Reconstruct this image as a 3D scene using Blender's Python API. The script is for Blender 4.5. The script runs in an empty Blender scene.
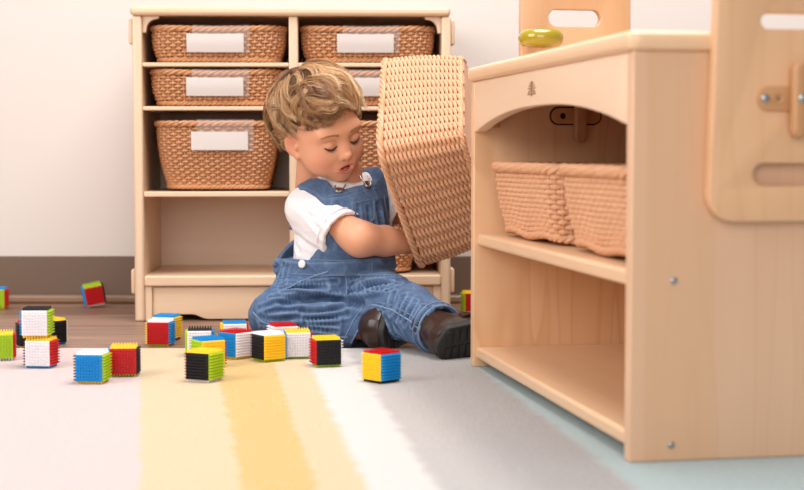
import bpy, bmesh, math, random
import numpy as np
from mathutils import Vector, Matrix, Euler
from mathutils.bvhtree import BVHTree

SC = bpy.context.scene
COL = SC.collection
PI = math.pi
rnd = random.Random(7)

# ------------------------------------------------------------------ camera
FPX, CAM_H, PITCH = 1540.0, 0.35, math.atan(95 / 1540.0)
def _dir(px, py):
    c, s = math.cos(PITCH), math.sin(PITCH)
    a, b = (px - 402) / FPX, -(py - 245) / FPX
    return a, c + b * s, -s + b * c
def P(px, py, Y):
    a, y, z = _dir(px, py)
    t = Y / y
    return Vector((a * t, Y, CAM_H + z * t))
def FLOOR(px, py, z=0.0):
    a, y, dz = _dir(px, py)
    t = (z - CAM_H) / dz
    return Vector((a * t, y * t, z))

# ------------------------------------------------------------------ materials
def srgb(r, g, b):
    f = lambda v: (v / 255 / 12.92) if v / 255 <= .04045 else ((v / 255 + .055) / 1.055) ** 2.4
    return (f(r), f(g), f(b), 1)
class NT:
    def __init__(s, name):
        s.m = bpy.data.materials.new(name); s.m.use_nodes = True
        s.t = s.m.node_tree; s.b = s.t.nodes['Principled BSDF']
    def n(s, kind, **kw):
        x = s.t.nodes.new('ShaderNode' + kind)
        for k, v in kw.items():
            if k.startswith('i_'): x.inputs[k[2:].replace('_', ' ')].default_value = v
            else: setattr(x, k, v)
        return x
    def l(s, a, b): s.t.links.new(a, b)
    def p(s, **kw):
        for k, v in kw.items(): s.b.inputs[k.replace('_', ' ')].default_value = v
    def coord(s, scale=(1, 1, 1), rot=(0, 0, 0), loc=(0, 0, 0)):
        tc = s.n('TexCoord'); mp = s.n('Mapping')
        mp.inputs['Scale'].default_value = scale; mp.inputs['Rotation'].default_value = rot; mp.inputs['Location'].default_value = loc
        s.l(tc.outputs['Object'], mp.inputs['Vector']); return mp.outputs['Vector']
    def noise(s, vec, scale=5, detail=3, rough=.5, dist=0):
        x = s.n('TexNoise'); x.inputs['Scale'].default_value = scale; x.inputs['Detail'].default_value = detail
        x.inputs['Roughness'].default_value = rough; x.inputs['Distortion'].default_value = dist
        if vec is not None: s.l(vec, x.inputs['Vector'])
        return x.outputs['Fac']
    def ramp(s, fac, stops):
        x = s.n('ValToRGB'); e = x.color_ramp.elements
        while len(e) < len(stops): e.new(.5)
        for q, (pos, c) in zip(e, stops): q.position = pos; q.color = c
        s.l(fac, x.inputs['Fac']); return x.outputs['Color']
    def mix(s, fac, a, b, mode='MIX'):
        x = s.n('Mix', data_type='RGBA', blend_type=mode)
        for sock, v in ((x.inputs[0], fac), (x.inputs[6], a), (x.inputs[7], b)):
            if hasattr(v, 'links'): s.l(v, sock)
            else: sock.default_value = v
        return x.outputs[2]
    def math(s, op, a, b=None, c=None):
        x = s.n('Math', operation=op)
        for i, v in enumerate((a, b, c)):
            if v is None: continue
            if hasattr(v, 'links'): s.l(v, x.inputs[i])
            else: x.inputs[i].default_value = v
        return x.outputs[0]
    def bump(s, h, strength=.3, dist=.01):
        x = s.n('Bump'); x.inputs['Strength'].default_value = strength; x.inputs['Distance'].default_value = dist
        s.l(h, x.inputs['Height']); s.l(x.outputs['Normal'], s.b.inputs['Normal'])
    def base(s, c):
        if hasattr(c, 'links'): s.l(c, s.b.inputs['Base Color'])
        else: s.b.inputs['Base Color'].default_value = c

def plain(name, c, rough=.5, metal=0, **kw):
    t = NT(name); t.base(c); t.p(Roughness=rough, Metallic=metal, **kw); return t.m
def sc_mul(c, k): return (c[0] * k, c[1] * k, c[2] * k, 1)

def wood(name, c, axis='Z', rough=.38, plank=None, plank_axis='X', grain=1.0, ring=.5, tone=.12, dark=(.80, .66, .52)):
    """maple: fine streaks along AXIS, faint cathedral figure, optional glued strips PLANK wide"""
    t = NT(name)
    ax = 'XYZ'.index(axis)
    s1 = [55, 55, 55]; s1[ax] = 2.2
    s2 = [9, 9, 9]; s2[ax] = 1.1
    f1 = t.noise(t.coord(s1), 1, 3, .6)
    v2 = t.coord(s2)
    f2 = t.noise(v2, 1, 2, .5, .6)
    w = t.math('FRACT', t.math('MULTIPLY', f2, 7.0))
    line = t.ramp(w, [(0, (0, 0, 0, 1)), (.75, (.15, .15, .15, 1)), (.93, (1, 1, 1, 1)), (1, (0, 0, 0, 1))])
    dk = (c[0] * dark[0], c[1] * dark[1], c[2] * dark[2], 1)
    col = t.mix(t.math('MULTIPLY', f1, .55 * grain), sc_mul(c, 1.05), dk)
    col = t.mix(t.math('MULTIPLY', line, .30 * ring), col, dk)
    f3 = t.noise(t.coord((3, 3, 3)), 1, 2)
    col = t.mix(t.math('MULTIPLY', f3, .25), col, sc_mul(dk, 1.1))
    if plank:
        sep = t.n('SeparateXYZ'); t.l(t.coord(), sep.inputs[0])
        u = t.math('FLOOR', t.math('MULTIPLY', t.math('ADD', sep.outputs['XYZ'.index(plank_axis)], 3.017), 1 / plank))
        wn = t.n('TexWhiteNoise', noise_dimensions='1D'); t.l(u, wn.inputs['W'])
        col = t.mix(t.math('MULTIPLY', wn.outputs['Value'], tone * 3), col, (c[0] * 1.06, c[1] * 1.0, c[2] * .86, 1))
        col = t.mix(t.math('MULTIPLY', t.math('GREATER_THAN', wn.outputs['Value'], .6), tone), col, sc_mul(dk, .95))
    t.base(col); t.p(Roughness=rough)
    t.b.inputs['Coat Weight'].default_value = .15; t.b.inputs['Coat Roughness'].default_value = .25
    t.bump(f1, .04, .002)
    return t.m

# ------------------------------------------------------------------ mesh building
def link(o, parent=None):
    COL.objects.link(o)
    if parent is not None: o.parent = parent
    return o
class MB:
    def __init__(s): s.v = []; s.f = []; s.n = 0
    def add(s, verts, faces):
        b = s.n
        s.v.extend([tuple(map(float, p)) for p in verts]); s.n += len(verts)
        s.f.extend([tuple(int(i) + b for i in f) for f in faces]); return s
    def box(s, x0, x1, y0, y1, z0, z1):
        return s.add([(x0, y0, z0), (x1, y0, z0), (x1, y1, z0), (x0, y1, z0), (x0, y0, z1), (x1, y0, z1), (x1, y1, z1), (x0, y1, z1)],
                     [(0, 3, 2, 1), (4, 5, 6, 7), (0, 1, 5, 4), (1, 2, 6, 5), (2, 3, 7, 6), (3, 0, 4, 7)])
    def tube(s, pts, rad, sides=8, closed=False, caps=True, flat=None, up=None):
        pts = np.asarray([tuple(p) for p in pts], float); n = len(pts)
        rad = np.full(n, rad, float) if np.isscalar(rad) else np.asarray(rad, float)
        if closed: T = np.roll(pts, -1, 0) - np.roll(pts, 1, 0)
        else: T = np.gradient(pts, axis=0)
        T /= np.linalg.norm(T, axis=1)[:, None] + 1e-12
        if up is None:
            N = np.zeros_like(pts); a = np.array([0, 0, 1.]) if abs(T[0][2]) < .9 else np.array([1., 0, 0])
            v = np.cross(T[0], a); N[0] = v / np.linalg.norm(v)
            for i in range(1, n):
                v = N[i - 1] - T[i] * (N[i - 1] @ T[i]); N[i] = v / (np.linalg.norm(v) + 1e-12)
        else:
            up = np.asarray(up, float)
            if up.ndim == 1: up = np.tile(up, (n, 1))
            N = up - T * (up * T).sum(1)[:, None]; N /= np.linalg.norm(N, axis=1)[:, None] + 1e-12
        B = np.cross(T, N)
        fl = (1, 1) if flat is None else flat
        an = np.arange(sides) * 2 * PI / sides
        V = pts[:, None] + rad[:, None, None] * (np.cos(an)[None, :, None] * fl[0] * N[:, None] + np.sin(an)[None, :, None] * fl[1] * B[:, None])
        F = []
        m = n if closed else n - 1
        for i in range(m):
            a, b = i * sides, ((i + 1) % n) * sides
            for k in range(sides):
                k2 = (k + 1) % sides
                F.append((a + k, a + k2, b + k2, b + k))
        if not closed and caps:
            F.append(tuple(range(sides - 1, -1, -1))); F.append(tuple(range((n - 1) * sides, n * sides)))
        return s.add(V.reshape(-1, 3), F)
    def lathe(s, prof, n=32, M=None):
        V, F = [], []
        for r, z in prof:
            for k in range(n):
                a = 2 * PI * k / n; V.append((r * math.cos(a), r * math.sin(a), z))
        for i in range(len(prof) - 1):
            for k in range(n):
                k2 = (k + 1) % n
                F.append((i * n + k, i * n + k2, (i + 1) * n + k2, (i + 1) * n + k))
        if prof[0][0] > 0: F.append(tuple(range(n - 1, -1, -1)))
        if prof[-1][0] > 0: F.append(tuple(range((len(prof) - 1) * n, len(prof) * n)))
        if M is not None: V = [M @ Vector(p) for p in V]
        return s.add(V, F)
    def xf(s, M):
        s.v = [tuple(M @ Vector(p)) for p in s.v]; return s
    def mesh(s, name, mat, smooth=True):
        me = bpy.data.meshes.new(name); me.from_pydata(s.v, [], s.f); me.update()
        if mat: me.materials.append(mat)
        if smooth: me.polygons.foreach_set('use_smooth', [True] * len(me.polygons))
        return me
    def build(s, name, mat, parent=None, bevel=0, smooth=True, seg=2, angle=35):
        me = s.mesh(name, mat, smooth)
        bm = bmesh.new(); bm.from_mesh(me); bmesh.ops.recalc_face_normals(bm, faces=bm.faces); bm.to_mesh(me); bm.free()
        o = link(bpy.data.objects.new(name, me), parent)
        if bevel:
            b = o.modifiers.new('Bevel', 'BEVEL'); b.width = bevel; b.segments = seg; b.limit_method = 'ANGLE'; b.angle_limit = math.radians(angle)
            b.harden_normals = False
        if smooth: auto(me)
        return o
def auto(me, ang=40):
    try: me.set_sharp_from_angle(angle=math.radians(ang))
    except Exception: pass

def rrect(x0, x1, y0, y1, r, n=6):
    r = min(r, (x1 - x0) / 2 - 1e-5, (y1 - y0) / 2 - 1e-5); out = []
    for cx, cy, a0 in ((x1 - r, y1 - r, 0), (x0 + r, y1 - r, 90), (x0 + r, y0 + r, 180), (x1 - r, y0 + r, 270)):
        for k in range(n + 1):
            a = math.radians(a0 + 90 * k / n); out.append((cx + r * math.cos(a), cy + r * math.sin(a)))
    return out
def slab(name, mat, outer, holes, thick, M, parent=None, bevel=.002):
    """flat outline (with holes) in local XY, thickness along local Z from 0 to THICK, placed by matrix M"""
    cu = bpy.data.curves.new('tmp', 'CURVE'); cu.dimensions = '2D'; cu.fill_mode = 'BOTH'
    cu.extrude = thick / 2 - bevel; cu.bevel_depth = bevel; cu.bevel_resolution = 2; cu.offset = -bevel
    for ring in [outer] + holes:
        sp = cu.splines.new('POLY'); sp.points.add(len(ring) - 1); sp.use_cyclic_u = True
        for q, (x, y) in zip(sp.points, ring): q.co = (x, y, 0, 1)
    o = bpy.data.objects.new('tmp', cu); COL.objects.link(o)
    dg = bpy.context.evaluated_depsgraph_get()
    me = bpy.data.meshes.new_from_object(o.evaluated_get(dg))
    bpy.data.objects.remove(o); bpy.data.curves.remove(cu)
    me.name = name; me.transform(M @ Matrix.Translation((0, 0, thick / 2)))
    bm = bmesh.new(); bm.from_mesh(me); bmesh.ops.remove_doubles(bm, verts=bm.verts, dist=1e-5)
    bmesh.ops.recalc_face_normals(bm, faces=bm.faces); bm.to_mesh(me); bm.free()
    me.materials.clear(); me.materials.append(mat)
    me.polygons.foreach_set('use_smooth', [True] * len(me.polygons)); auto(me, 30)
    return link(bpy.data.objects.new(name, me), parent)

def thing(name, label, cat, loc=(0, 0, 0), rotz=0, group=None):
    o = bpy.data.objects.new(name, None); o.empty_display_size = .05; COL.objects.link(o)
    o.location = loc; o.rotation_euler = (0, 0, rotz)
    return tag(o, label, cat, group)
def tag(o, label, cat, group=None, kind=None):
    if label: o['label'] = label
    if cat: o['category'] = cat
    if group: o['group'] = group
    if kind: o['kind'] = kind
    return o
def copy_tree(o, parent=None):
    c = o.copy(); COL.objects.link(c)
    if parent is not None: c.parent = parent
    for ch in list(o.children): copy_tree(ch, c)
    return c

# ------------------------------------------------------------------ signed-distance sculpting
class SDF:
    def __init__(s, lo, hi, h):
        s.lo = np.array(lo, float); s.h = h
        s.n = np.ceil((np.array(hi, float) - s.lo) / h).astype(int) + 1
        s.f = np.full(s.n, .05, np.float32)
        s.ax = [s.lo[i] + h * np.arange(s.n[i]) for i in range(3)]
    def sub(s, lo, hi):
        i0 = np.maximum(np.floor((np.array(lo) - s.lo) / s.h).astype(int), 0); i1 = np.minimum(np.ceil((np.array(hi) - s.lo) / s.h).astype(int) + 1, s.n)
        if (i1 <= i0).any(): return None, None
        sl = tuple(slice(a, b) for a, b in zip(i0, i1))
        X = np.meshgrid(*[s.ax[i][sl[i]] for i in range(3)], indexing='ij')
        return sl, np.stack(X, -1).astype(np.float32)
    def op(s, fn, lo, hi, k=.01, mode='add'):
        pad = .012 + k
        sl, X = s.sub(np.array(lo) - pad, np.array(hi) + pad)
        if sl is None: return s
        d = fn(X).astype(np.float32); a = s.f[sl]
        if mode == 'add':
            r = np.minimum(a, d)
            if k > 0: r = r - np.maximum(k - np.abs(a - d), 0) ** 2 / (4 * k)
        else:
            r = np.maximum(a, -d)
            if k > 0: r = r + np.maximum(k - np.abs(a + d), 0) ** 2 / (4 * k)
        s.f[sl] = r; return s
    def cone(s, a, b, ra, rb, k=.01, mode='add', cut=None):
        a = np.array(tuple(a), float); b = np.array(tuple(b), float); m = max(ra, rb)
        return s.op(lambda X: f_cone(X, a, b, ra, rb, cut), np.minimum(a, b) - m, np.maximum(a, b) + m, k, mode)
    def ell(s, c, r, k=.01, mode='add', R=None):
        c = np.array(tuple(c), float); m = max(r)
        return s.op(lambda X: f_ell(X, c, r, R), c - m, c + m, k, mode)
    def chain(s, pts, rads, k=.01):
        for i in range(len(pts) - 1): s.cone(pts[i], pts[i + 1], rads[i], rads[i + 1], k)
        return s
    def mesh(s, smooth=1): return surface_nets(s.f, s.lo, s.h, smooth)
def f_cone(X, a, b, ra, rb, cut=None):
    ab = b - a; t = np.clip(((X - a) @ ab) / (ab @ ab + 1e-12), 0, 1)
    d = np.linalg.norm(X - a - t[..., None] * ab, axis=-1) - (ra + (rb - ra) * t)
    if cut is not None:
        u = ab / np.linalg.norm(ab); d = np.maximum(d, (X - b) @ u - cut)
    return d
def f_ell(X, c, r, R=None):
    q = X - c
    if R is not None: q = q @ R
    r = np.array(r, float)
    k0 = np.linalg.norm(q / r, axis=-1); k1 = np.linalg.norm(q / (r * r), axis=-1) + 1e-9
    return k0 * (k0 - 1) / k1
def surface_nets(f, lo, h, smooth=1):
    n = np.array(f.shape); ins = f < 0
    acc = np.zeros(n - 1, np.int8)
    offs = [(i, j, k) for i in (0, 1) for j in (0, 1) for k in (0, 1)]
    for o in offs: acc += ins[o[0]:n[0] - 1 + o[0], o[1]:n[1] - 1 + o[1], o[2]:n[2] - 1 + o[2]]
    act = (acc > 0) & (acc < 8); idx = np.argwhere(act)
    val = np.stack([f[idx[:, 0] + o[0], idx[:, 1] + o[1], idx[:, 2] + o[2]] for o in offs], 1)
    pos = np.zeros((len(idx), 3)); cnt = np.zeros(len(idx))
    for a in range(8):
        for b in range(a + 1, 8):
            oa, ob = np.array(offs[a]), np.array(offs[b])
            if np.abs(oa - ob).sum() != 1: continue
            va, vb = val[:, a], val[:, b]; m = (va < 0) != (vb < 0)
            t = np.where(m, va / (va - vb + 1e-20), 0)
            pos += np.where(m[:, None], oa + t[:, None] * (ob - oa), 0); cnt += m
    V = lo + h * (idx + pos / cnt[:, None])
    mp = np.full(n - 1, -1, np.int64); mp[act] = np.arange(len(idx))
    F = []
    for ax in range(3):
        b, c = (ax + 1) % 3, (ax + 2) % 3
        sl0 = [slice(None)] * 3; sl1 = [slice(None)] * 3; sl0[ax] = slice(0, -1); sl1[ax] = slice(1, None)
        e = np.argwhere(ins[tuple(sl0)] != ins[tuple(sl1)])
        e = e[(e[:, b] > 0) & (e[:, c] > 0) & (e[:, b] < n[b] - 1) & (e[:, c] < n[c] - 1)]
        s0 = ins[e[:, 0], e[:, 1], e[:, 2]]
        db = np.zeros(3, int); db[b] = 1; dc = np.zeros(3, int); dc[c] = 1
        g = lambda q: mp[q[:, 0], q[:, 1], q[:, 2]]
        q = np.stack([g(e - db - dc), g(e - dc), g(e), g(e - db)], 1)
        q = np.where(s0[:, None], q, q[:, ::-1]); F.append(q)
    F = np.concatenate(F)
    for _ in range(smooth):
        S = np.zeros_like(V); C = np.zeros(len(V))
        for i in range(4):
            np.add.at(S, F[:, i], V[F[:, (i + 1) % 4]]); np.add.at(C, F[:, i], 1)
            np.add.at(S, F[:, (i + 1) % 4], V[F[:, i]]); np.add.at(C, F[:, (i + 1) % 4], 1)
        V = V * .5 + .5 * S / np.maximum(C, 1)[:, None]
    return V, F
def np_mesh(name, V, F, mat, parent=None, off=(0, 0, 0)):
    me = bpy.data.meshes.new(name); V = np.asarray(V) - np.array(off)
    me.vertices.add(len(V)); me.vertices.foreach_set('co', V.astype(np.float32).ravel())
    F = np.asarray(F); k = F.shape[1]
    me.loops.add(F.size); me.loops.foreach_set('vertex_index', F.astype(np.int32).ravel())
    me.polygons.add(len(F)); me.polygons.foreach_set('loop_start', np.arange(0, F.size, k, dtype=np.int32))
    me.polygons.foreach_set('loop_total', np.full(len(F), k, np.int32))
    me.update(calc_edges=True); me.validate()
    me.polygons.foreach_set('use_smooth', [True] * len(me.polygons))
    if mat: me.materials.append(mat)
    return link(bpy.data.objects.new(name, me), parent)
def nz(X, s, seed=0):
    """cheap smooth noise in [-1,1]"""
    r = np.random.default_rng(seed); out = 0
    for _ in range(5):
        d = r.normal(size=3); d /= np.linalg.norm(d)
        out = out + np.sin((X @ d) * s * (.6 + .8 * r.random()) + r.random() * 6.28)
    return out / 3.2
def unit(v): v = np.array(tuple(v), float); return v / np.linalg.norm(v)
# ================================================================== materials of the place
def m_wall():
    t = NT('wall_paint'); f = t.noise(t.coord(), 60, 3)
    t.base(t.mix(t.math('MULTIPLY', f, .04), srgb(222, 211, 204), srgb(212, 200, 192))); t.p(Roughness=.85); t.bump(f, .03, .002); return t.m
def m_floor():
    t = NT('wood_floor')
    v = t.coord()
    br = t.n('TexBrick', offset=.37, squash=1); br.inputs['Scale'].default_value = 1
    br.inputs['Brick Width'].default_value = .95; br.inputs['Row Height'].default_value = .125
    br.inputs['Mortar Size'].default_value = .0025; br.inputs['Mortar Smooth'].default_value = .3; br.inputs['Bias'].default_value = 0
    br.inputs['Color1'].default_value = srgb(160, 124, 102); br.inputs['Color2'].default_value = srgb(132, 98, 80); br.inputs['Mortar'].default_value = srgb(66, 48, 40)
    t.l(v, br.inputs['Vector'])
    g = t.noise(t.coord((3.5, 70, 1)), 1, 4, .6, .4)
    g2 = t.noise(t.coord((2, 16, 1)), 1, 2, .5, 1)
    col = t.mix(t.ramp(g, [(.38, (0, 0, 0, 1)), (.72, (.9, .9, .9, 1))]), br.outputs['Color'], srgb(88, 62, 50))
    col = t.mix(t.ramp(g2, [(.45, (0, 0, 0, 1)), (.75, (.6, .6, .6, 1))]), col, srgb(178, 142, 120))
    t.base(col); t.p(Roughness=.42); t.bump(g, .08, .002); return t.m
W_MAPLE = srgb(232, 196, 158)
M_WALL = m_wall(); M_FLOOR = m_floor()
M_BASE = plain('baseboard_vinyl', srgb(112, 90, 74), .5)
M_SHOE = wood('shoe_moulding', srgb(150, 120, 98), 'X')

# ================================================================== the room
WALL_Y = 3.60; FZ = -.008
tag(MB().box(-2.6, 2.6, -1.2, WALL_Y, FZ - .05, FZ).build('floor', M_FLOOR), 'brown wood plank floor', 'floor', kind='structure')
tag(MB().box(-2.6, 2.6, WALL_Y, WALL_Y + .1, FZ - .05, 2.5).build('wall_back', M_WALL), 'plain off-white wall', 'wall', kind='structure')
tag(MB().box(-2.6, 2.6, WALL_Y - .006, WALL_Y, FZ, .102).build('baseboard_back', M_BASE, bevel=.002), 'dark taupe baseboard along the back wall', 'baseboard', kind='structure')
tag(MB().box(-2.6, 2.6, WALL_Y - .02, WALL_Y - .006, FZ, FZ + .02).build('trim_1', M_SHOE, bevel=.006), 'thin wooden moulding at the foot of the baseboard', 'trim', kind='structure')

# ================================================================== rug
def m_rug():
    t = NT('striped_rug')
    sep = t.n('SeparateXYZ'); t.l(t.coord(), sep.inputs[0]); X, Y = sep.outputs[0], sep.outputs[1]
    wob = t.math('MULTIPLY', t.math('SUBTRACT', t.noise(t.coord(), 26, 3), .5), .025)
    PINK, PEACH, YEL, PEACH2, WHITE = srgb(242, 212, 209), srgb(244, 211, 157), srgb(240, 190, 70), srgb(243, 210, 156), srgb(240, 235, 230)
    G1, G2, G3, PALE, TURQ = srgb(200, 193, 190), srgb(166, 159, 157), srgb(180, 173, 171), srgb(190, 184, 182), srgb(176, 200, 202)
    bounds = [((140, 362), (139, 489), PEACH, .005), ((216, 364), (244, 489), YEL, .006), ((275, 364), (316, 489), PEACH2, .006), ((309, 364), (368, 489), WHITE, .009),
              ((356, 364), (440, 489), G1, .010), ((386, 372), (520, 489), G2, .05), ((520, 380), (650, 489), PALE, .05), ((470, 361), (624, 480), TURQ, .010)]
    col = PINK
    for (a, b, c, soft) in bounds:
        p, q = FLOOR(*a), FLOOR(*b); k = (q.x - p.x) / (q.y - p.y)
        d = t.math('ADD', t.math('SUBTRACT', t.math('SUBTRACT', X, p.x - k * p.y), t.math('MULTIPLY', Y, k)), wob)
        mr = t.n('MapRange', interpolation_type='SMOOTHSTEP'); t.l(d, mr.inputs[0])
        mr.inputs[1].default_value = -soft; mr.inputs[2].default_value = soft
        col = t.mix(mr.outputs[0], col, c)
    f = t.noise(t.coord(), 420, 2, .7); g = t.noise(t.coord(), 150, 4, .8)
    col = t.mix(t.math('MULTIPLY', t.ramp(g, [(.35, (0, 0, 0, 1)), (.7, (1, 1, 1, 1))]), .38), col, (.88, .85, .82, 1))
    col = t.mix(t.math('MULTIPLY', f, .18), col, srgb(150, 140, 132), 'MULTIPLY')
    t.base(col); t.p(Roughness=1); t.b.inputs['Sheen Weight'].default_value = .3
    h = t.math('ADD', f, t.math('MULTIPLY', g, 1.6)); t.bump(h, .75, .0065); return t.m
M_RUG = m_rug()
def make_rug():
    r = np.random.default_rng(3)
    x0, x1, y0, y1 = -1.35, 1.35, .35, 2.722
    nx, ny = 136, 119
    V = []; F = []
    for j in range(ny):
        for i in range(nx):
            e = i in (0, nx - 1) or j in (0, ny - 1)
            x = x0 + (x1 - x0) * i / (nx - 1); y = y0 + (y1 - y0) * j / (ny - 1)
            V.append((x + (r.normal() * .0012 if e else 0), y + (r.normal() * .0012 if e else 0), -.0015 if e else 0))
    for j in range(ny - 1):
        for i in range(nx - 1): a = j * nx + i; F.append((a, a + 1, a + nx + 1, a + nx))
    ring = list(range(nx)) + [j * nx + nx - 1 for j in range(1, ny)] + [(ny - 1) * nx + i for i in range(nx - 2, -1, -1)] + [j * nx for j in range(ny - 2, 0, -1)]
    n0 = len(V)
    for k in ring: V.append((V[k][0], V[k][1], FZ))
    n = len(ring)
    for k in range(n): k2 = (k + 1) % n; F.append((ring[k], n0 + k, n0 + k2, ring[k2]))
    F.append(tuple(n0 + k for k in range(n - 1, -1, -1)))
    o = MB().add(V, F).build('rug', M_RUG)
    return tag(o, 'soft pastel striped rug in pink, yellow, white and grey', 'rug')
make_rug()

# ================================================================== wicker baskets
def m_wicker(name, c1, c2, c3):
    t = NT(name)
    f = t.noise(t.coord((60, 60, 140)), 1, 3, .6); g = t.noise(t.coord(), 14, 2)
    col = t.mix(f, c1, c2); col = t.mix(t.math('MULTIPLY', g, .45), col, c3)
    t.base(col); t.p(Roughness=.5); t.b.inputs['Subsurface Weight'].default_value = .06
    t.b.inputs['Subsurface Scale'].default_value = .006
    t.bump(f, .2, .001); return t.m
M_WICK = m_wicker('brown_wicker', srgb(196, 136, 92), srgb(222, 168, 122), srgb(172, 108, 66))
M_WICKL = m_wicker('pale_wicker', srgb(214, 158, 118), srgb(234, 186, 148), srgb(194, 130, 86))
M_CARD = plain('white_card', srgb(222, 212, 206), .7)
def m_clear():
    t = NT('clear_plastic'); t.p(Roughness=.3)
    t.base((.95, .95, .95, 1)); t.b.inputs['Transmission Weight'].default_value = 0
    t.b.inputs['Alpha'].default_value = .07; t.b.inputs['Specular IOR Level'].default_value = .25; return t.m
M_CLEAR = m_clear()

class BasketShape:
    def __init__(s, L, W, H, tl, tw, rc=.045, sag=0, bumps=0, belly=.006):
        s.L, s.W, s.H, s.tl, s.tw, s.rc, s.sag, s.bumps, s.belly = L, W, H, tl, tw, rc, sag, bumps, belly
    def outline(s, v, n, inset=0):
        """n points round the basket at height fraction v (0 base .. 1 rim)"""
        e = v ** 1.0
        b = s.belly * math.sin(PI * v)
        hx = (s.L - s.tl * (1 - e)) / 2 + b - inset; hy = (s.W - s.tw * (1 - e)) / 2 + b - inset
        r = max(s.rc * (.75 + .25 * v) - inset, .008)
        sx, sy, q = 2 * (hx - r), 2 * (hy - r), PI * r / 2
        tot = 2 * sx + 2 * sy + 4 * q
        u = np.arange(n) / n * tot; out = np.zeros((n, 2)); nor = np.zeros((n, 2))
        segs = [(sx, (-hx + r, -hy), (1, 0), None), (q, (hx - r, -hy + r), None, -90), (sy, (hx, -hy + r), (0, 1), None), (q, (hx - r, hy - r), None, 0),
                (sx, (hx - r, hy), (-1, 0), None), (q, (-hx + r, hy - r), None, 90), (sy, (-hx, hy - r), (0, -1), None), (q, (-hx + r, -hy + r), None, 180)]
        acc = 0
        for ln, o, d, a0 in segs:
            m = (u >= acc - 1e-9) & (u < acc + ln - 1e-9); t = u[m] - acc
            if d is not None:
                out[m] = np.array(o) + t[:, None] * np.array(d); nor[m] = (d[1], -d[0])
            else:
                a = np.radians(a0) + t / r
                nor[m] = np.stack([np.cos(a), np.sin(a)], 1); out[m] = np.array(o) + r * nor[m]
            acc += ln
        return out, nor
    def zoff(s, xy, v):
        # rim sags in the middle of its long sides, foot is wavy
        z = v * s.H
        z = z - s.sag * v ** 2 * np.cos(np.clip(xy[:, 0] / (s.L / 2), -1, 1) * PI / 2) ** 2
        if s.bumps: z = z + s.bumps * (1 - v) ** 3 * (1 - np.cos(xy[:, 0] / s.L * 2 * PI * 2.0)) / 2
        return z
def basket_parts(S, parent, mat, pitch=.0135, row=.0068, rw=.0035, seg=4, twine=False, kr=1.0):
    per = 2 * (S.L + S.W) - S.tl - S.tw
    ns = int(per / pitch) | 1
    rows = max(6, int((S.H - .022) / row)); N = ns * seg
    # weavers: one continuous helix going over one stake and behind the next
    pts, ups = [], []
    rings = []
    for j in range(rows + 1):
        v = (.010 + (S.H - .020) * j / rows) / S.H
        o, nn = S.outline(v, N); rings.append((o, nn, S.zoff(o, v)))
    w = MB()
    for j in range(rows):
        (o0, n0, z0), (o1, n1, z1) = rings[j], rings[j + 1]
        t = (np.arange(N) / N)
        o = o0 * (1 - t)[:, None] + o1 * t[:, None]; n_ = n0; z = z0 * (1 - t) + z1 * t
        amp = .0030 * np.cos(PI * (np.arange(N) / seg + j))
        xy = o + n_ * amp[:, None]
        pts.append(np.column_stack([xy, z])); ups.append(np.column_stack([n_, np.zeros(N)]))
    if not twine: w.tube(np.concatenate(pts), rw, 6, up=np.concatenate(ups), flat=(.75, 1.0))
    else:                                       # pairs of strands twisted round each other between the stakes
        for ph in (0, PI):
            pts, ups = [], []
            for j in range(rows):
                (o0, n0, z0), (o1, n1, z1) = rings[j], rings[j + 1]
                t = np.arange(N) / N; a = PI * np.arange(N) / seg + PI * j + ph
                xy = o0 * (1 - t)[:, None] + o1 * t[:, None] + n0 * (.0042 * np.cos(a))[:, None]
                pts.append(np.column_stack([xy, z0 * (1 - t) + z1 * t + .0021 * np.sin(a)])); ups.append(np.column_stack([n0, np.zeros(N)]))
            w.tube(np.concatenate(pts), rw, 6, up=np.concatenate(ups), flat=(.8, 1.1))
    # stakes: one strand running up and down round the wall
    sp, su = [], []
    lev = 7; ol = [S.outline(.03 + .94 * k / (lev - 1), ns) for k in range(lev)]
    zl = [S.zoff(ol[k][0], .03 + .94 * k / (lev - 1)) for k in range(lev)]
    for i in range(ns):
        for k in (range(lev) if i % 2 == 0 else range(lev - 1, -1, -1)):
            sp.append((*ol[k][0][i], zl[k][i])); su.append((*ol[k][1][i], 0))
    w.tube(sp, .0022 if not twine else .0034, 5, up=su)
    w.build('weave', mat, parent)
    # rim and foot: two-strand ropes
    def rope(v, rr, strand, turns, out, dz=0, strands=3):
        n = 360; o, nn = S.outline(v, n); z = S.zoff(o, v) + dz
        m = MB()
        for k in range(strands):
            a = np.arange(n) / n * 2 * PI * turns + 2 * PI * k / strands
            xy = o + nn * (out + rr * np.cos(a))[:, None]
            m.tube(np.column_stack([xy, z + rr * np.sin(a)]), strand, 6, closed=True)
        return m
    tr = int(per / .045); ks = .78 if twine else kr
    rope(1.0, .0042 * ks, .0046 * ks, tr, .002, -.005).build('rim', mat, parent)
    rope(.035, .0032 * ks, .0036 * ks, int(per / .034), .0028, .004).build('foot_braid', mat, parent)
    # base: woven floor of the basket
    o, nn = S.outline(.03, 120, .002); z = S.zoff(o, .03)
    b = MB(); rings2 = []
    for k, sc in enumerate((1, .8, .55, .3, .08)): rings2.append(np.column_stack([o * sc, np.maximum(z * sc * sc, 0) + .003 if k else z]))
    V = np.concatenate(rings2); V2 = V + np.array([0, 0, .004]); m = len(V); F = []
    for q in (0, m):
        for i in range(4):
            for k in range(120):
                k2 = (k + 1) % 120; f = (q + i * 120 + k, q + i * 120 + k2, q + (i + 1) * 120 + k2, q + (i + 1) * 120 + k)
                F.append(f if q else f[::-1])
        F.append(tuple(q + 480 + k for k in range(120)))
    for k in range(120): F.append((k, (k + 1) % 120, m + (k + 1) % 120, m + k))
    b.add(np.concatenate([V, V2]), F).build('base', mat, parent)
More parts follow.
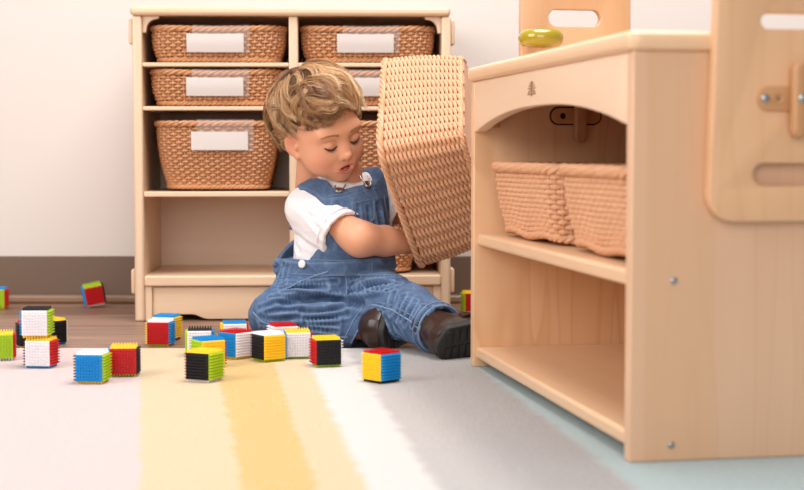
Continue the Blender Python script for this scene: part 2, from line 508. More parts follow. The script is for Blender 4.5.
def label_on(S, parent, xc, wc, zc, hc, ws, mat=None):
    """clear sleeve hooked over the front rim, with a white card in it; front is -Y"""
    def front(x, z, off):
        v = min(max(z / S.H, 0), 1.0)
        hy = (S.W - S.tw * (1 - v)) / 2 + S.belly * math.sin(PI * v)
        return (x, -hy - off, z - S.sag * v * v * math.cos(x / (S.L / 2) * PI / 2) ** 2)
    def sheet(x0, x1, zs, off, th, over=False):
        m = MB(); V = []; nx = 6
        path = [(z, off) for z in zs]
        if over: path += [(S.H + .0015, .004), (S.H + .002, -.004), (S.H + .0005, -.010), (S.H - .02, -.012)]
        for layer in (0, 1):
            for (z, o_) in path:
                for k in range(nx + 1):
                    q = front(x0 + (x1 - x0) * k / nx, z, o_ + (th if layer else 0))
                    V.append((q[0], q[1], q[2] + max(0, z - S.H) * 0 + (z - min(z, S.H) if z > S.H else 0) * 1.0))
        n = len(path) * (nx + 1); F = []
        for layer in (0, 1):
            for i in range(len(path) - 1):
                for k in range(nx):
                    a = layer * n + i * (nx + 1) + k; f = (a, a + 1, a + nx + 2, a + nx + 1); F.append(f if layer else f[::-1])
        for i in range(len(path) - 1):
            for k in (0, nx):
                a = i * (nx + 1) + k; F.append((a, a + nx + 1, n + a + nx + 1, n + a))
        for i in (0, len(path) - 1):
            for k in range(nx):
                a = i * (nx + 1) + k; F.append((a, a + 1, n + a + 1, n + a))
        return m.add(V, F)
    h = sheet(xc - ws / 2 + .012, xc + ws / 2 + .012, np.linspace(zc - hc / 2 - .002, S.H - .001, 6), .0085, .0006, True).build('label_sleeve', M_CLEAR, parent)
    h['label'] = 'clear plastic sleeve'
    c = sheet(xc - wc / 2, xc + wc / 2, np.linspace(zc - hc / 2, zc + hc / 2, 4), .0094, .0012).build('label_card', M_CARD, h)
    c['label'] = 'blank white label card'
# ================================================================== shelf unit by the wall
W_X = wood('maple_along_x', srgb(230, 202, 172), 'X', plank=.11, plank_axis='Y', tone=.06)
W_Z = wood('maple_upright', srgb(230, 204, 176), 'Z', ring=.4)
W_Y = wood('maple_along_y', srgb(230, 200, 166), 'Y', ring=.4)
W_BACKP = wood('maple_back_panel', srgb(234, 212, 190), 'X', grain=.5, ring=.3)
cab_o = FLOOR(135.7, 321, FZ); cab_o = Vector((-.5575, 3.20, FZ)); CAB_R = math.radians(2.2)
cab = thing('shelf_unit', 'low pale maple shelf unit of wicker baskets standing against the back wall', 'shelf', cab_o, CAB_R)
CW, CD, CT = .660, .32, .020
def zz(z): return z - FZ                       # world height -> cabinet height
for x0, bump_ in ((0, -1), (CW - CT, 1)):
    s = MB().box(x0, x0 + CT, 0, CD, 0, zz(.627)).build('side_panel', W_Z, cab, .005, seg=3)
    # wooden connector tabs on the outside of the panel
    for zc in (.595, .075):
        xo = x0 if bump_ < 0 else x0 + CT
        m = MB().box(min(xo, xo + bump_ * .009), max(xo, xo + bump_ * .009), .012, .055, zz(zc) - .026, zz(zc) + .026)
        m.build('connector_tab', W_Z, s, .004, seg=3)
MB().box(-.004, CW - .001, -.006, CD, zz(.627), zz(.647)).build('top', W_X, cab, .008, seg=4)
dx = (290.2 - 130.4) / 481
MB().box(dx - .0095, dx + .0095, .004, CD - .012, zz(.088), zz(.627)).build('divider', W_Z, cab, .003)
for z in (.531, .4405, .2635):
    for a, b in ((CT, dx - .0095), (dx + .0095, CW - CT)):
        MB().box(a, b, .004, CD - .012, zz(z) - (.0085 if z > .3 else .011), zz(z)).build('shelf', W_X, cab, .002)
MB().box(CT, CW - CT, .0, CD - .012, zz(.0655), zz(.088)).build('bottom_shelf', W_X, cab, .004, seg=3)
MB().box(CT, CW - CT, CD - .012, CD - .004, zz(.05), zz(.627)).build('back_panel', W_BACKP, cab)
# kick board with a shallow cut-out at its lower edge
kz0, kz1 = zz(-.004), zz(.0635)
out = [(CT + .016, kz1), (CT + .016, kz0)]
xs = [(CT + .03, 0), (CT + .036, .010), (.118, .010), (.126, .0085), (.134, .005), (.142, .0015), (.15, 0)]
out += [(x, kz0 + d) for x, d in xs] + [(CW - CT - .016, kz0), (CW - CT - .016, kz1)]
slab('kick_board', W_X, out[::-1], [], .016, Matrix.Translation((0, .028, 0)) @ Matrix.Rotation(PI / 2, 4, 'X'), cab, .001)
for x0 in (CT, CW - CT - .0155):
    MB().box(x0, x0 + .0155, .006, .04, zz(FZ), zz(.0655)).build('kick_post', W_Z, cab, .002)
# quarter-round corner braces under the top
def brace(cx, sgn):
    n = 8; pts = [(0, 0), (.034, 0), (.034, -.005)]
    for k in range(n + 1):
        a = PI / 2 + k / n * PI / 2
        pts.append((.030 + .022 * math.cos(a), -.028 + .022 * math.sin(a)))
    pts += [(.007, -.034), (0, -.034)]
    pts = [(cx + sgn * x, zz(.627) + z) for x, z in pts]
    if sgn > 0: pts = pts[::-1]
    slab('corner_brace', W_Z, pts, [], .018, Matrix.Translation((0, .028, 0)) @ Matrix.Rotation(PI / 2, 4, 'X'), cab, .001)
brace(CT, 1); brace(CW - CT, -1)

def cab_pt(x, y, z): 
    return Matrix.Translation(cab_o) @ Matrix.Rotation(CAB_R, 4, 'Z') @ Vector((x, y, z))
S_LOW = BasketShape(.272, .29, .0765, .026, .03, .05, sag=.003)
S_DEEP = BasketShape(.250, .29, .146, .050, .05, .05, sag=.0)
low = thing('wicker_basket', 'shallow wicker basket with blank card on top shelf, upper left of shelf unit', 'basket', cab_pt(.1745, .158, zz(.5315)), CAB_R, 'shallow baskets in the shelf unit')
basket_parts(S_LOW, low, M_WICK, .0115, .0056, .0028, kr=.8); label_on(S_LOW, low, -.004, .118, .041, .039, .118)
lows = [low]
for (x, z, lb, dxr) in ((.1715, .4412, 'shallow wicker basket directly below the top left basket, near toddler\'s head', .01), (.489, .5315, 'shallow wicker basket at top right of the shelf unit, above the tilted basket', -.02),
                        (.489, .4412, 'shallow wicker basket mostly hidden behind the toddler\'s head, second shelf', 0)):
    c = copy_tree(low); c['label'] = lb; c.location = cab_pt(x, .160, zz(z)); c.rotation_euler.z = CAB_R + dxr; lows.append(c)
deep = thing('wicker_basket', 'deep wicker basket with blank card on middle left shelf, above the empty compartment', 'basket', cab_pt(.1690, .160, zz(.264)), CAB_R, 'deep baskets in the shelf unit')
basket_parts(S_DEEP, deep, M_WICK, .0115, .0056, .0028, kr=.8)
for (x, z, lb) in ((.476, .264, 'deep wicker basket between toddler\'s face and the tilted basket, middle shelf'), (.476, .0885, 'deep wicker basket behind toddler\'s forearm, on the bottom shelf')):
    c = copy_tree(deep); c['label'] = lb; c.location = cab_pt(x, .160, zz(z)); c.rotation_euler.z = CAB_R + .01
    if z < .1: c.location = cab_pt(.470, .160, zz(z))
label_on(S_DEEP, deep, .009, .118, .105, .038, .118)            # only this one shows a card

# ================================================================== big shelf unit at the right
W_FX = wood('light_maple_panel', srgb(218, 180, 150), 'Z', plank=.082, plank_axis='X', tone=.20, ring=.9, grain=.6)
W_FI = wood('light_maple_inner', srgb(230, 192, 154), 'Z', plank=.125, plank_axis='X', tone=.10, ring=2.2)
W_FY = wood('light_maple_rail', srgb(234, 206, 178), 'Y', ring=.25, grain=.5)
W_FT = wood('light_maple_board', srgb(230, 194, 158), 'Y', plank=.09, plank_axis='X', tone=.08, ring=.5, grain=.7)
W_DK = wood('oiled_peg_wood', srgb(196, 148, 104), 'Z', ring=.4)
M_BLACK = plain('black_gap', (.012, .009, .008, 1), .7)
M_SCREW = plain('zinc_screw', srgb(170, 170, 172), .3, 1)
M_RING = NT('yellow_green_lacquer'); _g = M_RING.noise(M_RING.coord((30, 30, 8)), 1, 2)
M_RING.base(M_RING.mix(_g, srgb(172, 152, 14), srgb(146, 128, 10))); M_RING.p(Roughness=.15); M_RING.b.inputs['Coat Weight'].default_value = .6; M_RING = M_RING.m
NCO = FLOOR(629.3, 463); NROT = math.atan2(.179, .984); NL, ND, NTK = .80, .30, .020
big = thing('play_shelf', 'large light maple shelf with arched rail, open side facing the toddler', 'shelf', NCO, NROT)
TOPZ = .4594
near_p = MB().box(0, ND, 0, NTK, 0, TOPZ).build('end_panel', W_FX, big, .002)
far_p = MB().box(0, ND, NL - NTK, NL, 0, TOPZ).build('end_panel', W_FI, big, .002)
for (x, z) in ((.050, .204), (.049, .0185)):
    M = Matrix.Translation((x, 0, z)) @ Matrix.Rotation(PI / 2, 4, 'X')
    q = MB().lathe([(.0042, -.001), (.0042, .0006), (.0034, .0014), (.0016, .0016), (.0014, .0004), (0, .0004)], 16, M).build('screw', M_SCREW, near_p)
slab('top', W_FT, rrect(-.008, ND + .01, -.006, NL + .002, .016), [], .0225, Matrix.Translation((0, 0, TOPZ)), big, .008)
# arched rail
ya, yb = NTK, NL - NTK
pts = [(ya, TOPZ), (ya, .379)]
for k in range(0, 25):
    t = k / 24; y = ya + .012 + (yb - ya - .024) * t
    pts.append((y, .3795 + .031 * (1 - abs(2 * t - 1) ** 2.3)))
pts += [(yb, .379), (yb, TOPZ)]
MR = Matrix(((0, 0, 1, 0), (1, 0, 0, 0), (0, 1, 0, 0), (0, 0, 0, 1)))      # local x->Y, y->Z, z->X
rail = slab('arched_rail', W_FY, pts, [], .019, MR @ Matrix.Translation((0, 0, .001)), big, .002)
M_BURN = plain('burnt_mark', srgb(150, 108, 80), .6)
# small burnt-in tree mark on the rail
mk = MB(); yc, zc = .430, .4345
for (dy, dz, w, h) in ((0, 0, .0030, .0205), (0, .0072, .0090, .0018), (0, .0038, .0150, .0018), (0, .0003, .0190, .0018), (0, -.0035, .0140, .0018), (0, -.0075, .0200, .0020), (.007, -.0055, .0024, .004), (-.007, -.0055, .0024, .004)):
    mk.box(.0004, .0016, yc + dy * 2.1 - w * 1.05, yc + dy * 2.1 + w * 1.05, zc + dz - h / 2, zc + dz + h / 2)
mk.build('maker_mark', M_BURN, rail, smooth=False)
MB().box(.006, ND - .012, ya, yb, .1965, .215).build('shelf', W_FT, big, .0045, seg=3)
MB().box(.004, ND - .012, ya, yb, .014, .032).build('bottom_board', W_FT, big, .0045, seg=3)
MB().box(ND - .012, ND - .002, ya, yb, .014, TOPZ).build('back_panel', W_FI, big)
# connector in the far end panel, seen through the arch
def oval(x0, x1, z0, z1, n=8): return rrect(x0, x1, z0, z1, (z1 - z0) / 2 - .0001, n)
MXZ = lambda y: Matrix.Translation((0, y, 0)) @ Matrix.Rotation(PI / 2, 4, 'X')   # outline in XZ, thick towards -Y
fx = .131
slab('connector_gap', M_BLACK, oval(fx - .006, fx + .082, .390, .420), [], .0012, MXZ(NL - NTK + .0004), far_p, .0003)
cp = slab('connector_plate', W_DK, oval(fx - .003, fx + .079, .3925, .4175), [oval(fx + .011, fx + .021, .400, .410)], .005, MXZ(NL - NTK), far_p, .001)
slab('connector_peg', W_DK, oval(fx + .032, fx + .052, .362, .428), [], .016, MXZ(NL - NTK - .004), cp, .004)
# small bracket under the rail at the far end
MB().box(.022, .036, NL - NTK - .03, NL - NTK, .384, .397).build('bracket', W_DK, far_p, .002)

# slotted panel bolted on the near end (right edge of the photo)
W_SP = wood('slotted_panel_maple', srgb(220, 178, 140), 'Z', plank=.075, plank_axis='X', tone=.12, ring=.9, grain=.8)
def plate_matrix(y): return MXZ(y)
lx = .083
outer = [(lx + .028, .270)]
o2 = []
for k in range(9):
    a = math.radians(180 + 90 * k / 8); o2.append((lx + .030 + .030 * math.cos(a), .302 + .032 * math.sin(a)))
W2 = .235
for k in range(9):
    a = math.radians(270 + 90 * k / 8); o2.append((lx + W2 - .030 + .030 * math.cos(a), .302 + .032 * math.sin(a)))
for k in range(9):
    a = math.radians(0 + 90 * k / 8); o2.append((lx + W2 - .036 + .025 * math.cos(a), .655 + .025 * math.sin(a)))
for k in range(9):
    a = math.radians(90 + 90 * k / 8); o2.append((lx + .036 + .025 * math.cos(a), .655 + .025 * math.sin(a)))
sx = lx + .058
gate = slab('wing_panel', W_SP, o2, [oval(sx + .001, sx + .119, .484, .501), oval(sx - .006, sx + .125, .310, .335)], .018, MXZ(-.0003), big, .003)
gate['label'] = 'rounded slotted panel bolted to the near end'
cp = slab('connector_plate', W_DK, oval(sx - .004, sx + .085, .393, .4205), [], .003, MXZ(-.0183), gate, .001)
for x in (sx + .005, ):
    MB().lathe([(.0048, 0), (.0048, .002), (.003, .003), (0, .003)], 16, Matrix.Translation((x, -.0213, .407)) @ Matrix.Rotation(PI / 2, 4, 'X')).build('screw', M_SCREW, cp)
MB().lathe([(.0028, .0), (.0028, .0005), (.0062, .0012), (.0062, .0), (.0062, -.001)], 20, Matrix.Translation((sx + .0205, -.0213, .407)) @ Matrix.Rotation(PI / 2, 4, 'X')).build('peg_hole', W_DK, cp)
pg = slab('connector_peg', W_DK, oval(sx + .033, sx + .053, .363, .448), [], .014, MXZ(-.0213), cp, .005)
MB().lathe([(.0052, 0), (.0052, .002), (.003, .0032), (0, .0032)], 16, Matrix.Translation((sx + .043, -.0353, .407)) @ Matrix.Rotation(PI / 2, 4, 'X')).build('bolt', M_SCREW, pg)
# slotted panel standing up behind the far end, with the lacquered ring knob
fl0, fl1 = .083, .268
farg = slab('upright_panel', W_SP, rrect(fl0, fl1, .27, .70, .012), [oval(fl0 + .046, fl0 + .134, .551, .578)], .018, MXZ(NL + .0185), big, .002)
farg['label'] = 'tall slotted maple panel behind the top'
kx, ky, kz = .1005, NL - .055, .5270
tor = [(.0235 + .0125 * math.cos(a) * (1.0), .0138 * math.sin(a)) for a in np.linspace(-PI, PI, 25)]
kn = MB().lathe(tor, 40, Matrix.Translation((kx, ky, kz))).build('ring_knob', M_RING, farg); kn['label'] = 'glossy yellow-green wooden ring'
MB().tube([(kx, ky + .018, kz), (kx, NL, kz)], .006, 12).build('knob_peg', W_DK, kn)

# baskets on its shelf
S_NEAR = BasketShape(.338, .25, .113, .045, .04, .05, sag=.0, bumps=.006, belly=.004)
def big_pt(x, y, z): return Matrix.Translation(NCO) @ Matrix.Rotation(NROT, 4, 'Z') @ Vector((x, y, z))
nb = thing('wicker_basket', 'pale wicker basket at the far end of the maple shelf, nearer the toddler', 'basket', big_pt(.150, .588, .2153), NROT + PI / 2 * 3 + .02, 'pale baskets in the play shelf')
basket_parts(S_NEAR, nb, M_WICKL)
c = copy_tree(nb); c['label'] = 'pale wicker basket at the near end of the maple shelf, beside the end panel'
c.location = big_pt(.150, .222, .2153); c.rotation_euler.z = NROT - PI / 2 - .02

# the basket the toddler tips out
hold = thing('wicker_basket', 'pale wicker basket tipped on its side, held up by the toddler', 'basket')
S_HOLD = BasketShape(.293, .302, .156, .046, .046, .04, sag=0, belly=.004)
basket_parts(S_HOLD, hold, M_WICKL, pitch=.0245, row=.0074, rw=.0027, seg=6, twine=True)
HR = Matrix(((-0.26766635, 0.02705302, -0.9631318), (-0.57282945, 0.79929382, 0.1816475), (0.7747394, 0.60033118, -0.19844729)))
# local x pairs with the first width of the fit
hold_loc = Vector((.05, 2.78, .35)) + Vector((0.09865779, 0.07950823, 0.00722771))
hold.matrix_world = Matrix.Translation(hold_loc) @ HR.to_4x4()
# ================================================================== bristle cubes
CUBE_COL = dict(red=srgb(204, 16, 24), yellow=srgb(252, 212, 44), blue=srgb(0, 148, 214), lime=srgb(178, 210, 24), white=srgb(240, 236, 238), black=srgb(26, 25, 28))
M_CUBE = {k: plain('plastic_' + k, c, .42 if k != 'black' else .5) for k, c in CUBE_COL.items()}
CS = .0243                                   # half edge over the spikes
def panel_mesh(colour):
    """one bristly face, facing -Y: a plate with 9 x 9 spikes growing from it"""
    half, z0, z1, tip, n = .0202, .0150, .0203, CS + .0003, 9
    m = MB(); V = []; F = []; pitch = 2 * half / n
    ids = {}
    def vid(p):
        key = (round(p[0], 6), round(p[1], 6), round(p[2], 6))
        if key not in ids: ids[key] = len(V); V.append((p[0], -p[2], p[1]))
        return ids[key]
    for i in range(n):
        for j in range(n):
            cx, cy = -half + pitch * (i + .5), -half + pitch * (j + .5)
            sq = lambda s, z: [vid((cx + a * s, cy + b * s, z)) for a, b in ((-1, -1), (1, -1), (1, 1), (-1, 1))]
            ok = [(cx + a, cy + b) for a, b in ((-1, -1), (1, -1), (1, 1), (-1, 1))]
            q0, q1, q2 = sq(pitch / 2, z1), sq(pitch * .29, z1), sq(pitch * .13, tip)
            for a, b in ((q0, q1), (q1, q2)):
                for k in range(4): F.append((a[k], a[(k + 1) % 4], b[(k + 1) % 4], b[k]))
            F.append(tuple(q2))
    # sides of the plate
    edge = [(-half + pitch * k, -half) for k in range(n)] + [(half, -half + pitch * k) for k in range(n)] + [(half - pitch * k, half) for k in range(n)] + [(-half, half - pitch * k) for k in range(n)]
    e1 = [vid((x, y, z1)) for x, y in edge]; e0 = [vid((x * z0 / half, y * z0 / half, z0)) for x, y in edge]
    for k in range(len(edge)):
        k2 = (k + 1) % len(edge); F.append((e0[k], e0[k2], e1[k2], e1[k]))
    F.append(tuple(reversed(e0)))
    me = m.add(V, F).mesh('bristle_panel', M_CUBE[colour], False)
    bm = bmesh.new(); bm.from_mesh(me); bmesh.ops.recalc_face_normals(bm, faces=bm.faces); bm.to_mesh(me); bm.free()
    return me
PANEL = {k: panel_mesh(k) for k in CUBE_COL}
FACE_R = dict(front=Euler((0, 0, 0)), right=Euler((0, 0, PI / 2)), back=Euler((0, 0, PI)), left=Euler((0, 0, -PI / 2)), top=Euler((-PI / 2, 0, 0)), bottom=Euler((PI / 2, 0, 0)))
def cube(px, Y, yaw, faces, label, z=0.0, roll=0, pitch=0, py=345):
    """px: image column of the centre; Y: distance of the centre; faces front/right/top/left/back/bottom colours"""
    x = P(px, py, Y).x
    cols = dict(zip(('front', 'right', 'top', 'left', 'back', 'bottom'), faces))
    used = [c for c in faces if c]; rest = [c for c in CUBE_COL if c not in used]
    for k in cols:
        if cols[k] is None: cols[k] = rest.pop(0) if rest else 'white'
    o = thing('bristle_block', label, 'toy block', (x, Y, z), 0, 'bristle toy blocks on the floor')
    R = Euler((math.radians(pitch), math.radians(roll), math.radians(yaw))).to_matrix()
    o.rotation_euler = R.to_euler()
    pts = [R @ Vector((a * CS, b * CS, c * 2 * CS)) for a in (-1, 1) for b in (-1, 1) for c in (0, 1)]
    o.location.z = z - min(p.z for p in pts)
    for k, c in cols.items():
        b = link(bpy.data.objects.new(c + '_bristle_panel', PANEL[c]), o)
        b.location = (0, 0, CS); b.rotation_euler = FACE_R[k]; b['label'] = c + ' bristle face'
    return o
Yb = lambda base, z=0: FLOOR(402, base, z).y
# front, right, top, left, back, bottom
cube(1, Yb(361.5) + .024, 12, ('lime', 'red', 'yellow', 'black', 'blue', 'white'), 'bristle block with lime front and yellow top cut by the left edge')
cube(41.5, Yb(369) + .024, -6, ('white', 'red', 'yellow', 'black', 'lime', 'blue'), 'lower bristle block of the stack of two, white front and red side')
cube(37.5, Yb(369) + .026, 1, ('white', 'lime', 'black', 'blue', 'red', 'yellow'), 'upper bristle block of the stack of two, white front and black top', z=.0488)
cube(30, 2.79, 20, ('black', 'white', 'red', 'black', 'lime', 'yellow'), 'black and red bristle block hidden behind the left of the stack', z=FZ)
cube(51, 2.83, -42, ('lime', 'black', 'yellow', 'red', 'white', 'blue'), 'bristle block with lime and black sides behind the right of the stack', z=FZ)
cube(-2, 3.47, 2, ('lime', 'red', 'blue', 'black', 'white', 'yellow'), 'bristle block near the baseboard cut by the left edge of the picture', z=FZ)
cube(96, 3.50, 16, ('red', 'black', 'lime', 'blue', 'yellow', 'white'), 'tilted red-fronted bristle block lying by the baseboard', z=FZ, roll=-10, pitch=6)
cube(92.5, Yb(385) + .026, -5, ('blue', 'lime', 'white', 'black', 'red', 'yellow'), 'blue-fronted bristle block with white top on the pink stripe')
cube(124, Yb(377.5) + .023, 5, ('red', 'black', 'yellow', 'blue', 'white', 'lime'), 'red-fronted bristle block with yellow top beside the blue-fronted one')
cube(161, Yb(347, FZ) + .025, -7, ('red', 'blue', 'white', 'yellow', 'black', 'lime'), 'red-fronted bristle block with white top at the rug\'s far edge', z=FZ)
cube(167, 2.895, -14, ('white', 'yellow', 'blue', 'lime', 'black', 'red'), 'blue-topped bristle block behind the red-fronted one at rug\'s edge', z=FZ)
cube(204.5, Yb(383.5) + .028, -26, ('black', 'lime', 'yellow', 'red', 'blue', 'white'), 'black-fronted bristle block with lime side, nearest on yellow stripe')
cube(208, Yb(368) + .016, 31, ('yellow', 'red', 'blue', 'lime', 'black', 'white'), 'yellow-fronted bristle block with blue top behind the nearest one')
cube(200, 2.612, 5, ('white', 'blue', 'black', 'lime', 'red', 'yellow'), 'white bristle block with black top behind the blue-topped one')
cube(236, Yb(360.5) + .033, 50, ('white', 'red', 'red', 'blue', 'black', 'yellow'), 'red-topped bristle block with blue and white sides')
cube(234.5, 2.715, 10, ('white', 'red', 'blue', 'yellow', 'lime', 'black'), 'blue-topped bristle block behind the red-topped one, by the toddler\'s knee')
cube(268.5, Yb(363) + .031, 35, ('yellow', 'blue', 'white', 'black', 'red', 'lime'), 'bristle block with black and yellow sides and white top')
cube(297.5, Yb(359.5) + .024, 9, ('white', 'red', 'yellow', 'blue', 'black', 'lime'), 'white-fronted bristle block with yellow top in front of the shin')
cube(283, 2.675, 22, ('white', 'yellow', 'red', 'white', 'blue', 'lime'), 'red-topped bristle block just in front of the toddler\'s leg')
cube(326, Yb(368) + .025, 16, ('black', 'white', 'yellow', 'red', 'blue', 'lime'), 'black-fronted bristle block with red side and yellow top')
cube(381.5, Yb(384.5) + .030, 44, ('blue', 'lime', 'red', 'yellow', 'white', 'black'), 'blue and yellow bristle block alone on the grey and white stripes')
cube(472.5, 3.38, 10, ('red', 'black', 'yellow', 'lime', 'blue', 'white'), 'bristle block on the wood floor seen between shoe and maple shelf', z=FZ, py=305)
# ================================================================== the toddler
KID = Vector((-.12, 2.87, FZ))
# ---- head frame (local: +x the toddler's right, +y where the face points, +z up)
HC = np.array([-0.1456184, 2.81, 0.38912868]); HS = 0.955
HRm = np.array([[-0.80384988, 0.59389205, -0.03343066], [-0.52278259, -0.73217744, -0.43659428], [-0.28376704, -0.33347929, 0.89903717]])
H2W = lambda V: (np.asarray(V) * HS) @ HRm.T + HC
W2H = lambda V: ((np.asarray(V) - HC) @ HRm) / HS

BLUSH = [tuple(H2W([x, y, z])[0] - np.array(KID) if False else np.array(H2W(np.array([[x, y, z]])))[0] - np.array(KID)) + (rr, k) for x, y, z, rr, k in ((.038, .056, -.036, .030, .42), (-.038, .056, -.036, .030, .42), (0, .088, -.029, .012, .3), (.066, -.006, -.014, .022, .35))]
def m_skin():
    t = NT('skin'); f = t.noise(t.coord(), 40, 3); g = t.noise(t.coord(), 9, 2)
    col = t.mix(t.math('MULTIPLY', f, .25), srgb(228, 168, 132), srgb(216, 148, 112))
    col = t.mix(t.math('MULTIPLY', g, .3), col, srgb(222, 146, 114))
    for c in BLUSH:
        vm = t.n('VectorMath', operation='DISTANCE'); tc = t.n('TexCoord'); t.l(tc.outputs['Object'], vm.inputs[0]); vm.inputs[1].default_value = c[:3]
        mr = t.n('MapRange', interpolation_type='SMOOTHSTEP'); t.l(vm.outputs['Value'], mr.inputs[0]); mr.inputs[1].default_value = c[3]; mr.inputs[2].default_value = 0; mr.inputs[3].default_value = 0; mr.inputs[4].default_value = c[4]
        col = t.mix(mr.outputs[0], col, srgb(206, 104, 82))
    t.base(col); t.p(Roughness=.46); b = t.b
    b.inputs['Subsurface Weight'].default_value = .25; b.inputs['Subsurface Radius'].default_value = (1, .35, .2); b.inputs['Subsurface Scale'].default_value = .004
    return t.m
def m_denim():
    t = NT('denim'); v = t.coord()
    f = t.noise(t.coord((1, 1, .35), (.3, .2, 0)), 700, 2, .7); g = t.noise(v, 16, 4, .6); w = t.noise(v, 45, 3, .6)
    col = t.mix(g, srgb(16, 32, 62), srgb(56, 86, 130)); col = t.mix(t.math('MULTIPLY', f, .4), col, srgb(112, 142, 178))
    wr = t.ramp(w, [(.45, (0, 0, 0, 1)), (.75, (1, 1, 1, 1))]); col = t.mix(t.math('MULTIPLY', wr, .3), col, srgb(134, 162, 192))
    pt = t.n('NewGeometry').outputs['Pointiness']
    col = t.mix(t.math('MULTIPLY', t.ramp(pt, [(.49, (0, 0, 0, 1)), (.545, (1, 1, 1, 1))]), .3), col, srgb(140, 166, 198))
    t.base(col); t.p(Roughness=.85); t.b.inputs['Sheen Weight'].default_value = .04
    h = t.math('ADD', t.math('MULTIPLY', f, .3), w); t.bump(h, .55, .004); return t.m
def m_denim_seam():
    t = NT('worn_denim_seam'); f = t.noise(t.coord(), 160, 3, .7)
    t.base(t.mix(f, srgb(62, 90, 128), srgb(146, 168, 194))); t.p(Roughness=.9); t.bump(f, .5, .003); return t.m
def m_cotton():
    t = NT('white_cotton'); f = t.noise(t.coord((1, 1, .4)), 500, 2); w = t.noise(t.coord(), 22, 2)
    t.base(t.mix(t.math('MULTIPLY', f, .2), srgb(243, 238, 238), srgb(226, 220, 222))); t.p(Roughness=.9)
    t.bump(t.math('ADD', t.math('MULTIPLY', f, .15), w), .25, .006); return t.m
def m_hair():
    t = NT('light_brown_hair'); geo = t.n('Attribute', attribute_name='tone')
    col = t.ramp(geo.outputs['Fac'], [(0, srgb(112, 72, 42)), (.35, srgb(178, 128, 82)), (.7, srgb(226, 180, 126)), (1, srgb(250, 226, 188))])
    t.base(col); t.p(Roughness=.38); t.b.inputs['Specular IOR Level'].default_value = .6; return t.m
def m_leather():
    t = NT('brown_leather'); f = t.noise(t.coord(), 90, 3); g = t.noise(t.coord(), 25, 3)
    t.base(t.mix(g, srgb(34, 19, 14), srgb(62, 38, 27))); t.p(Roughness=.3); t.bump(f, .12, .002); return t.m
M_SKIN, M_DENIM, M_SEAM, M_COTTON, M_HAIR, M_LEATHER = m_skin(), m_denim(), m_denim_seam(), m_cotton(), m_hair(), m_leather()
M_SCALP = plain('hair_underlayer', srgb(96, 64, 38), .7)
M_SOLE = plain('dark_rubber_sole', srgb(38, 34, 33), .6)
M_LASH = plain('eyelash', srgb(54, 34, 26), .6); M_BROW = plain('eyebrow_hair', srgb(168, 118, 84), .8)
M_LIP = plain('lip', srgb(208, 118, 98), .4); M_MOUTH = plain('mouth_inside', srgb(104, 34, 34), .5); M_TONGUE = plain('tongue', srgb(204, 108, 104), .4)
M_EYE = plain('eyeball', srgb(70, 52, 44), .2)
M_BTN = plain('pearl_button', srgb(238, 236, 232), .3); M_METAL = plain('antique_buckle', srgb(176, 168, 158), .35, 1)

kid = thing('person', 'toddler in denim overalls and white shirt sitting on the floor, tipping out a basket', 'person', KID)
def kmesh(name, V, F, mat, parent=None): return np_mesh(name, V, F, mat, parent or kid, KID if parent is None else KID)
def kbuild(mb, name, mat, parent=None, **kw):
    mb.v = [(x - KID.x, y - KID.y, z - KID.z) for x, y, z in mb.v]
    return mb.build(name, mat, parent or kid, **kw)

# ---- torso frame
RT, FT = np.array([-.8, -.6, 0]), np.array([.6, -.8, 0])
TC = np.array([-.122, 2.872])
def tl(X):
    q = X[..., :2] - TC
    # spine leans a little forward with height
    lean = .10 * (X[..., 2] - .1)
    return np.stack([q @ RT[:2], q @ FT[:2] - lean, X[..., 2]], -1)
def tw(lx, ly, z):
    ly = ly + .10 * (z - .1)
    return np.array([TC[0] + lx * RT[0] + ly * FT[0], TC[1] + lx * RT[1] + ly * FT[1], z])
def torso_d(X):
    L = tl(X); z = L[..., 2]
    zc = [-.02, .05, .10, .14, .19, .235, .262, .285, .31]
    hw = np.interp(z, zc, [.100, .106, .096, .090, .088, .088, .080, .050, .02])
    hd = np.interp(z, zc, [.080, .088, .082, .080, .078, .073, .060, .040, .02])
    r = np.sqrt((L[..., 0] / hw) ** 2 + ((L[..., 1] - np.interp(z, [.05, .14, .24], [0, .006, 0])) / hd) ** 2)
    d = (r - 1) * np.minimum(hw, hd) * .9
    return np.maximum(d, z - .300)
SR, SL = np.array(P(308, 208, 2.835)), np.array(P(377, 191, 2.915))
EL_R, WR_R = np.array(P(360, 239, 2.765)), np.array(P(410, 243, 2.848))
EL_L, HA_L = np.array(P(412, 215, 2.925)), np.array([.058, 2.875, .292])
HEM_R = np.array(P(341, 233, 2.782)); HEM_L = np.array(P(404, 210, 2.90))

# ---- body: head and neck, then arms with hands and lower legs
hd = SDF((-.1, -.125, -.17), (.1, .115, .13), .00135)
hd.ell((0, -.012, .022), (.063, .084, .073), .0).ell((0, .012, -.018), (.0575, .064, .062), .03)
hd.ell((0, .022, -.040), (.050, .050, .047), .02)
for s in (-1, 1):
    hd.ell((s * .032, .040, -.040), (.025, .027, .026), .022)           # cheeks
    hd.ell((s * .024, .0600, .018), (.022, .009, .008), .020)            # brow
hd.ell((0, .056, -.076), (.0165, .014, .012), .022)                     # chin
for s in (-1, 1):
    hd.ell((s * .0265, .083, -.003), (.0155, .013, .0105), .014, 'sub') # sockets
    hd.ell((s * .0265, .0595, -.0030), (.0142, .0142, .0118), .004)     # closed lids over the eyeballs
hd.cone((0, .067, .004), (0, .0805, -.0250), .0058, .0074, .012)         # nose
hd.ell((0, .0825, -.0275), (.0078, .0074, .0066), .006)
for s in (-1, 1):
    hd.ell((s * .0078, .0755, -.0295), (.0050, .0062, .0048), .005)
    hd.ell((s * .0045, .0800, -.0352), (.0024, .0034, .0020), .003, 'sub')
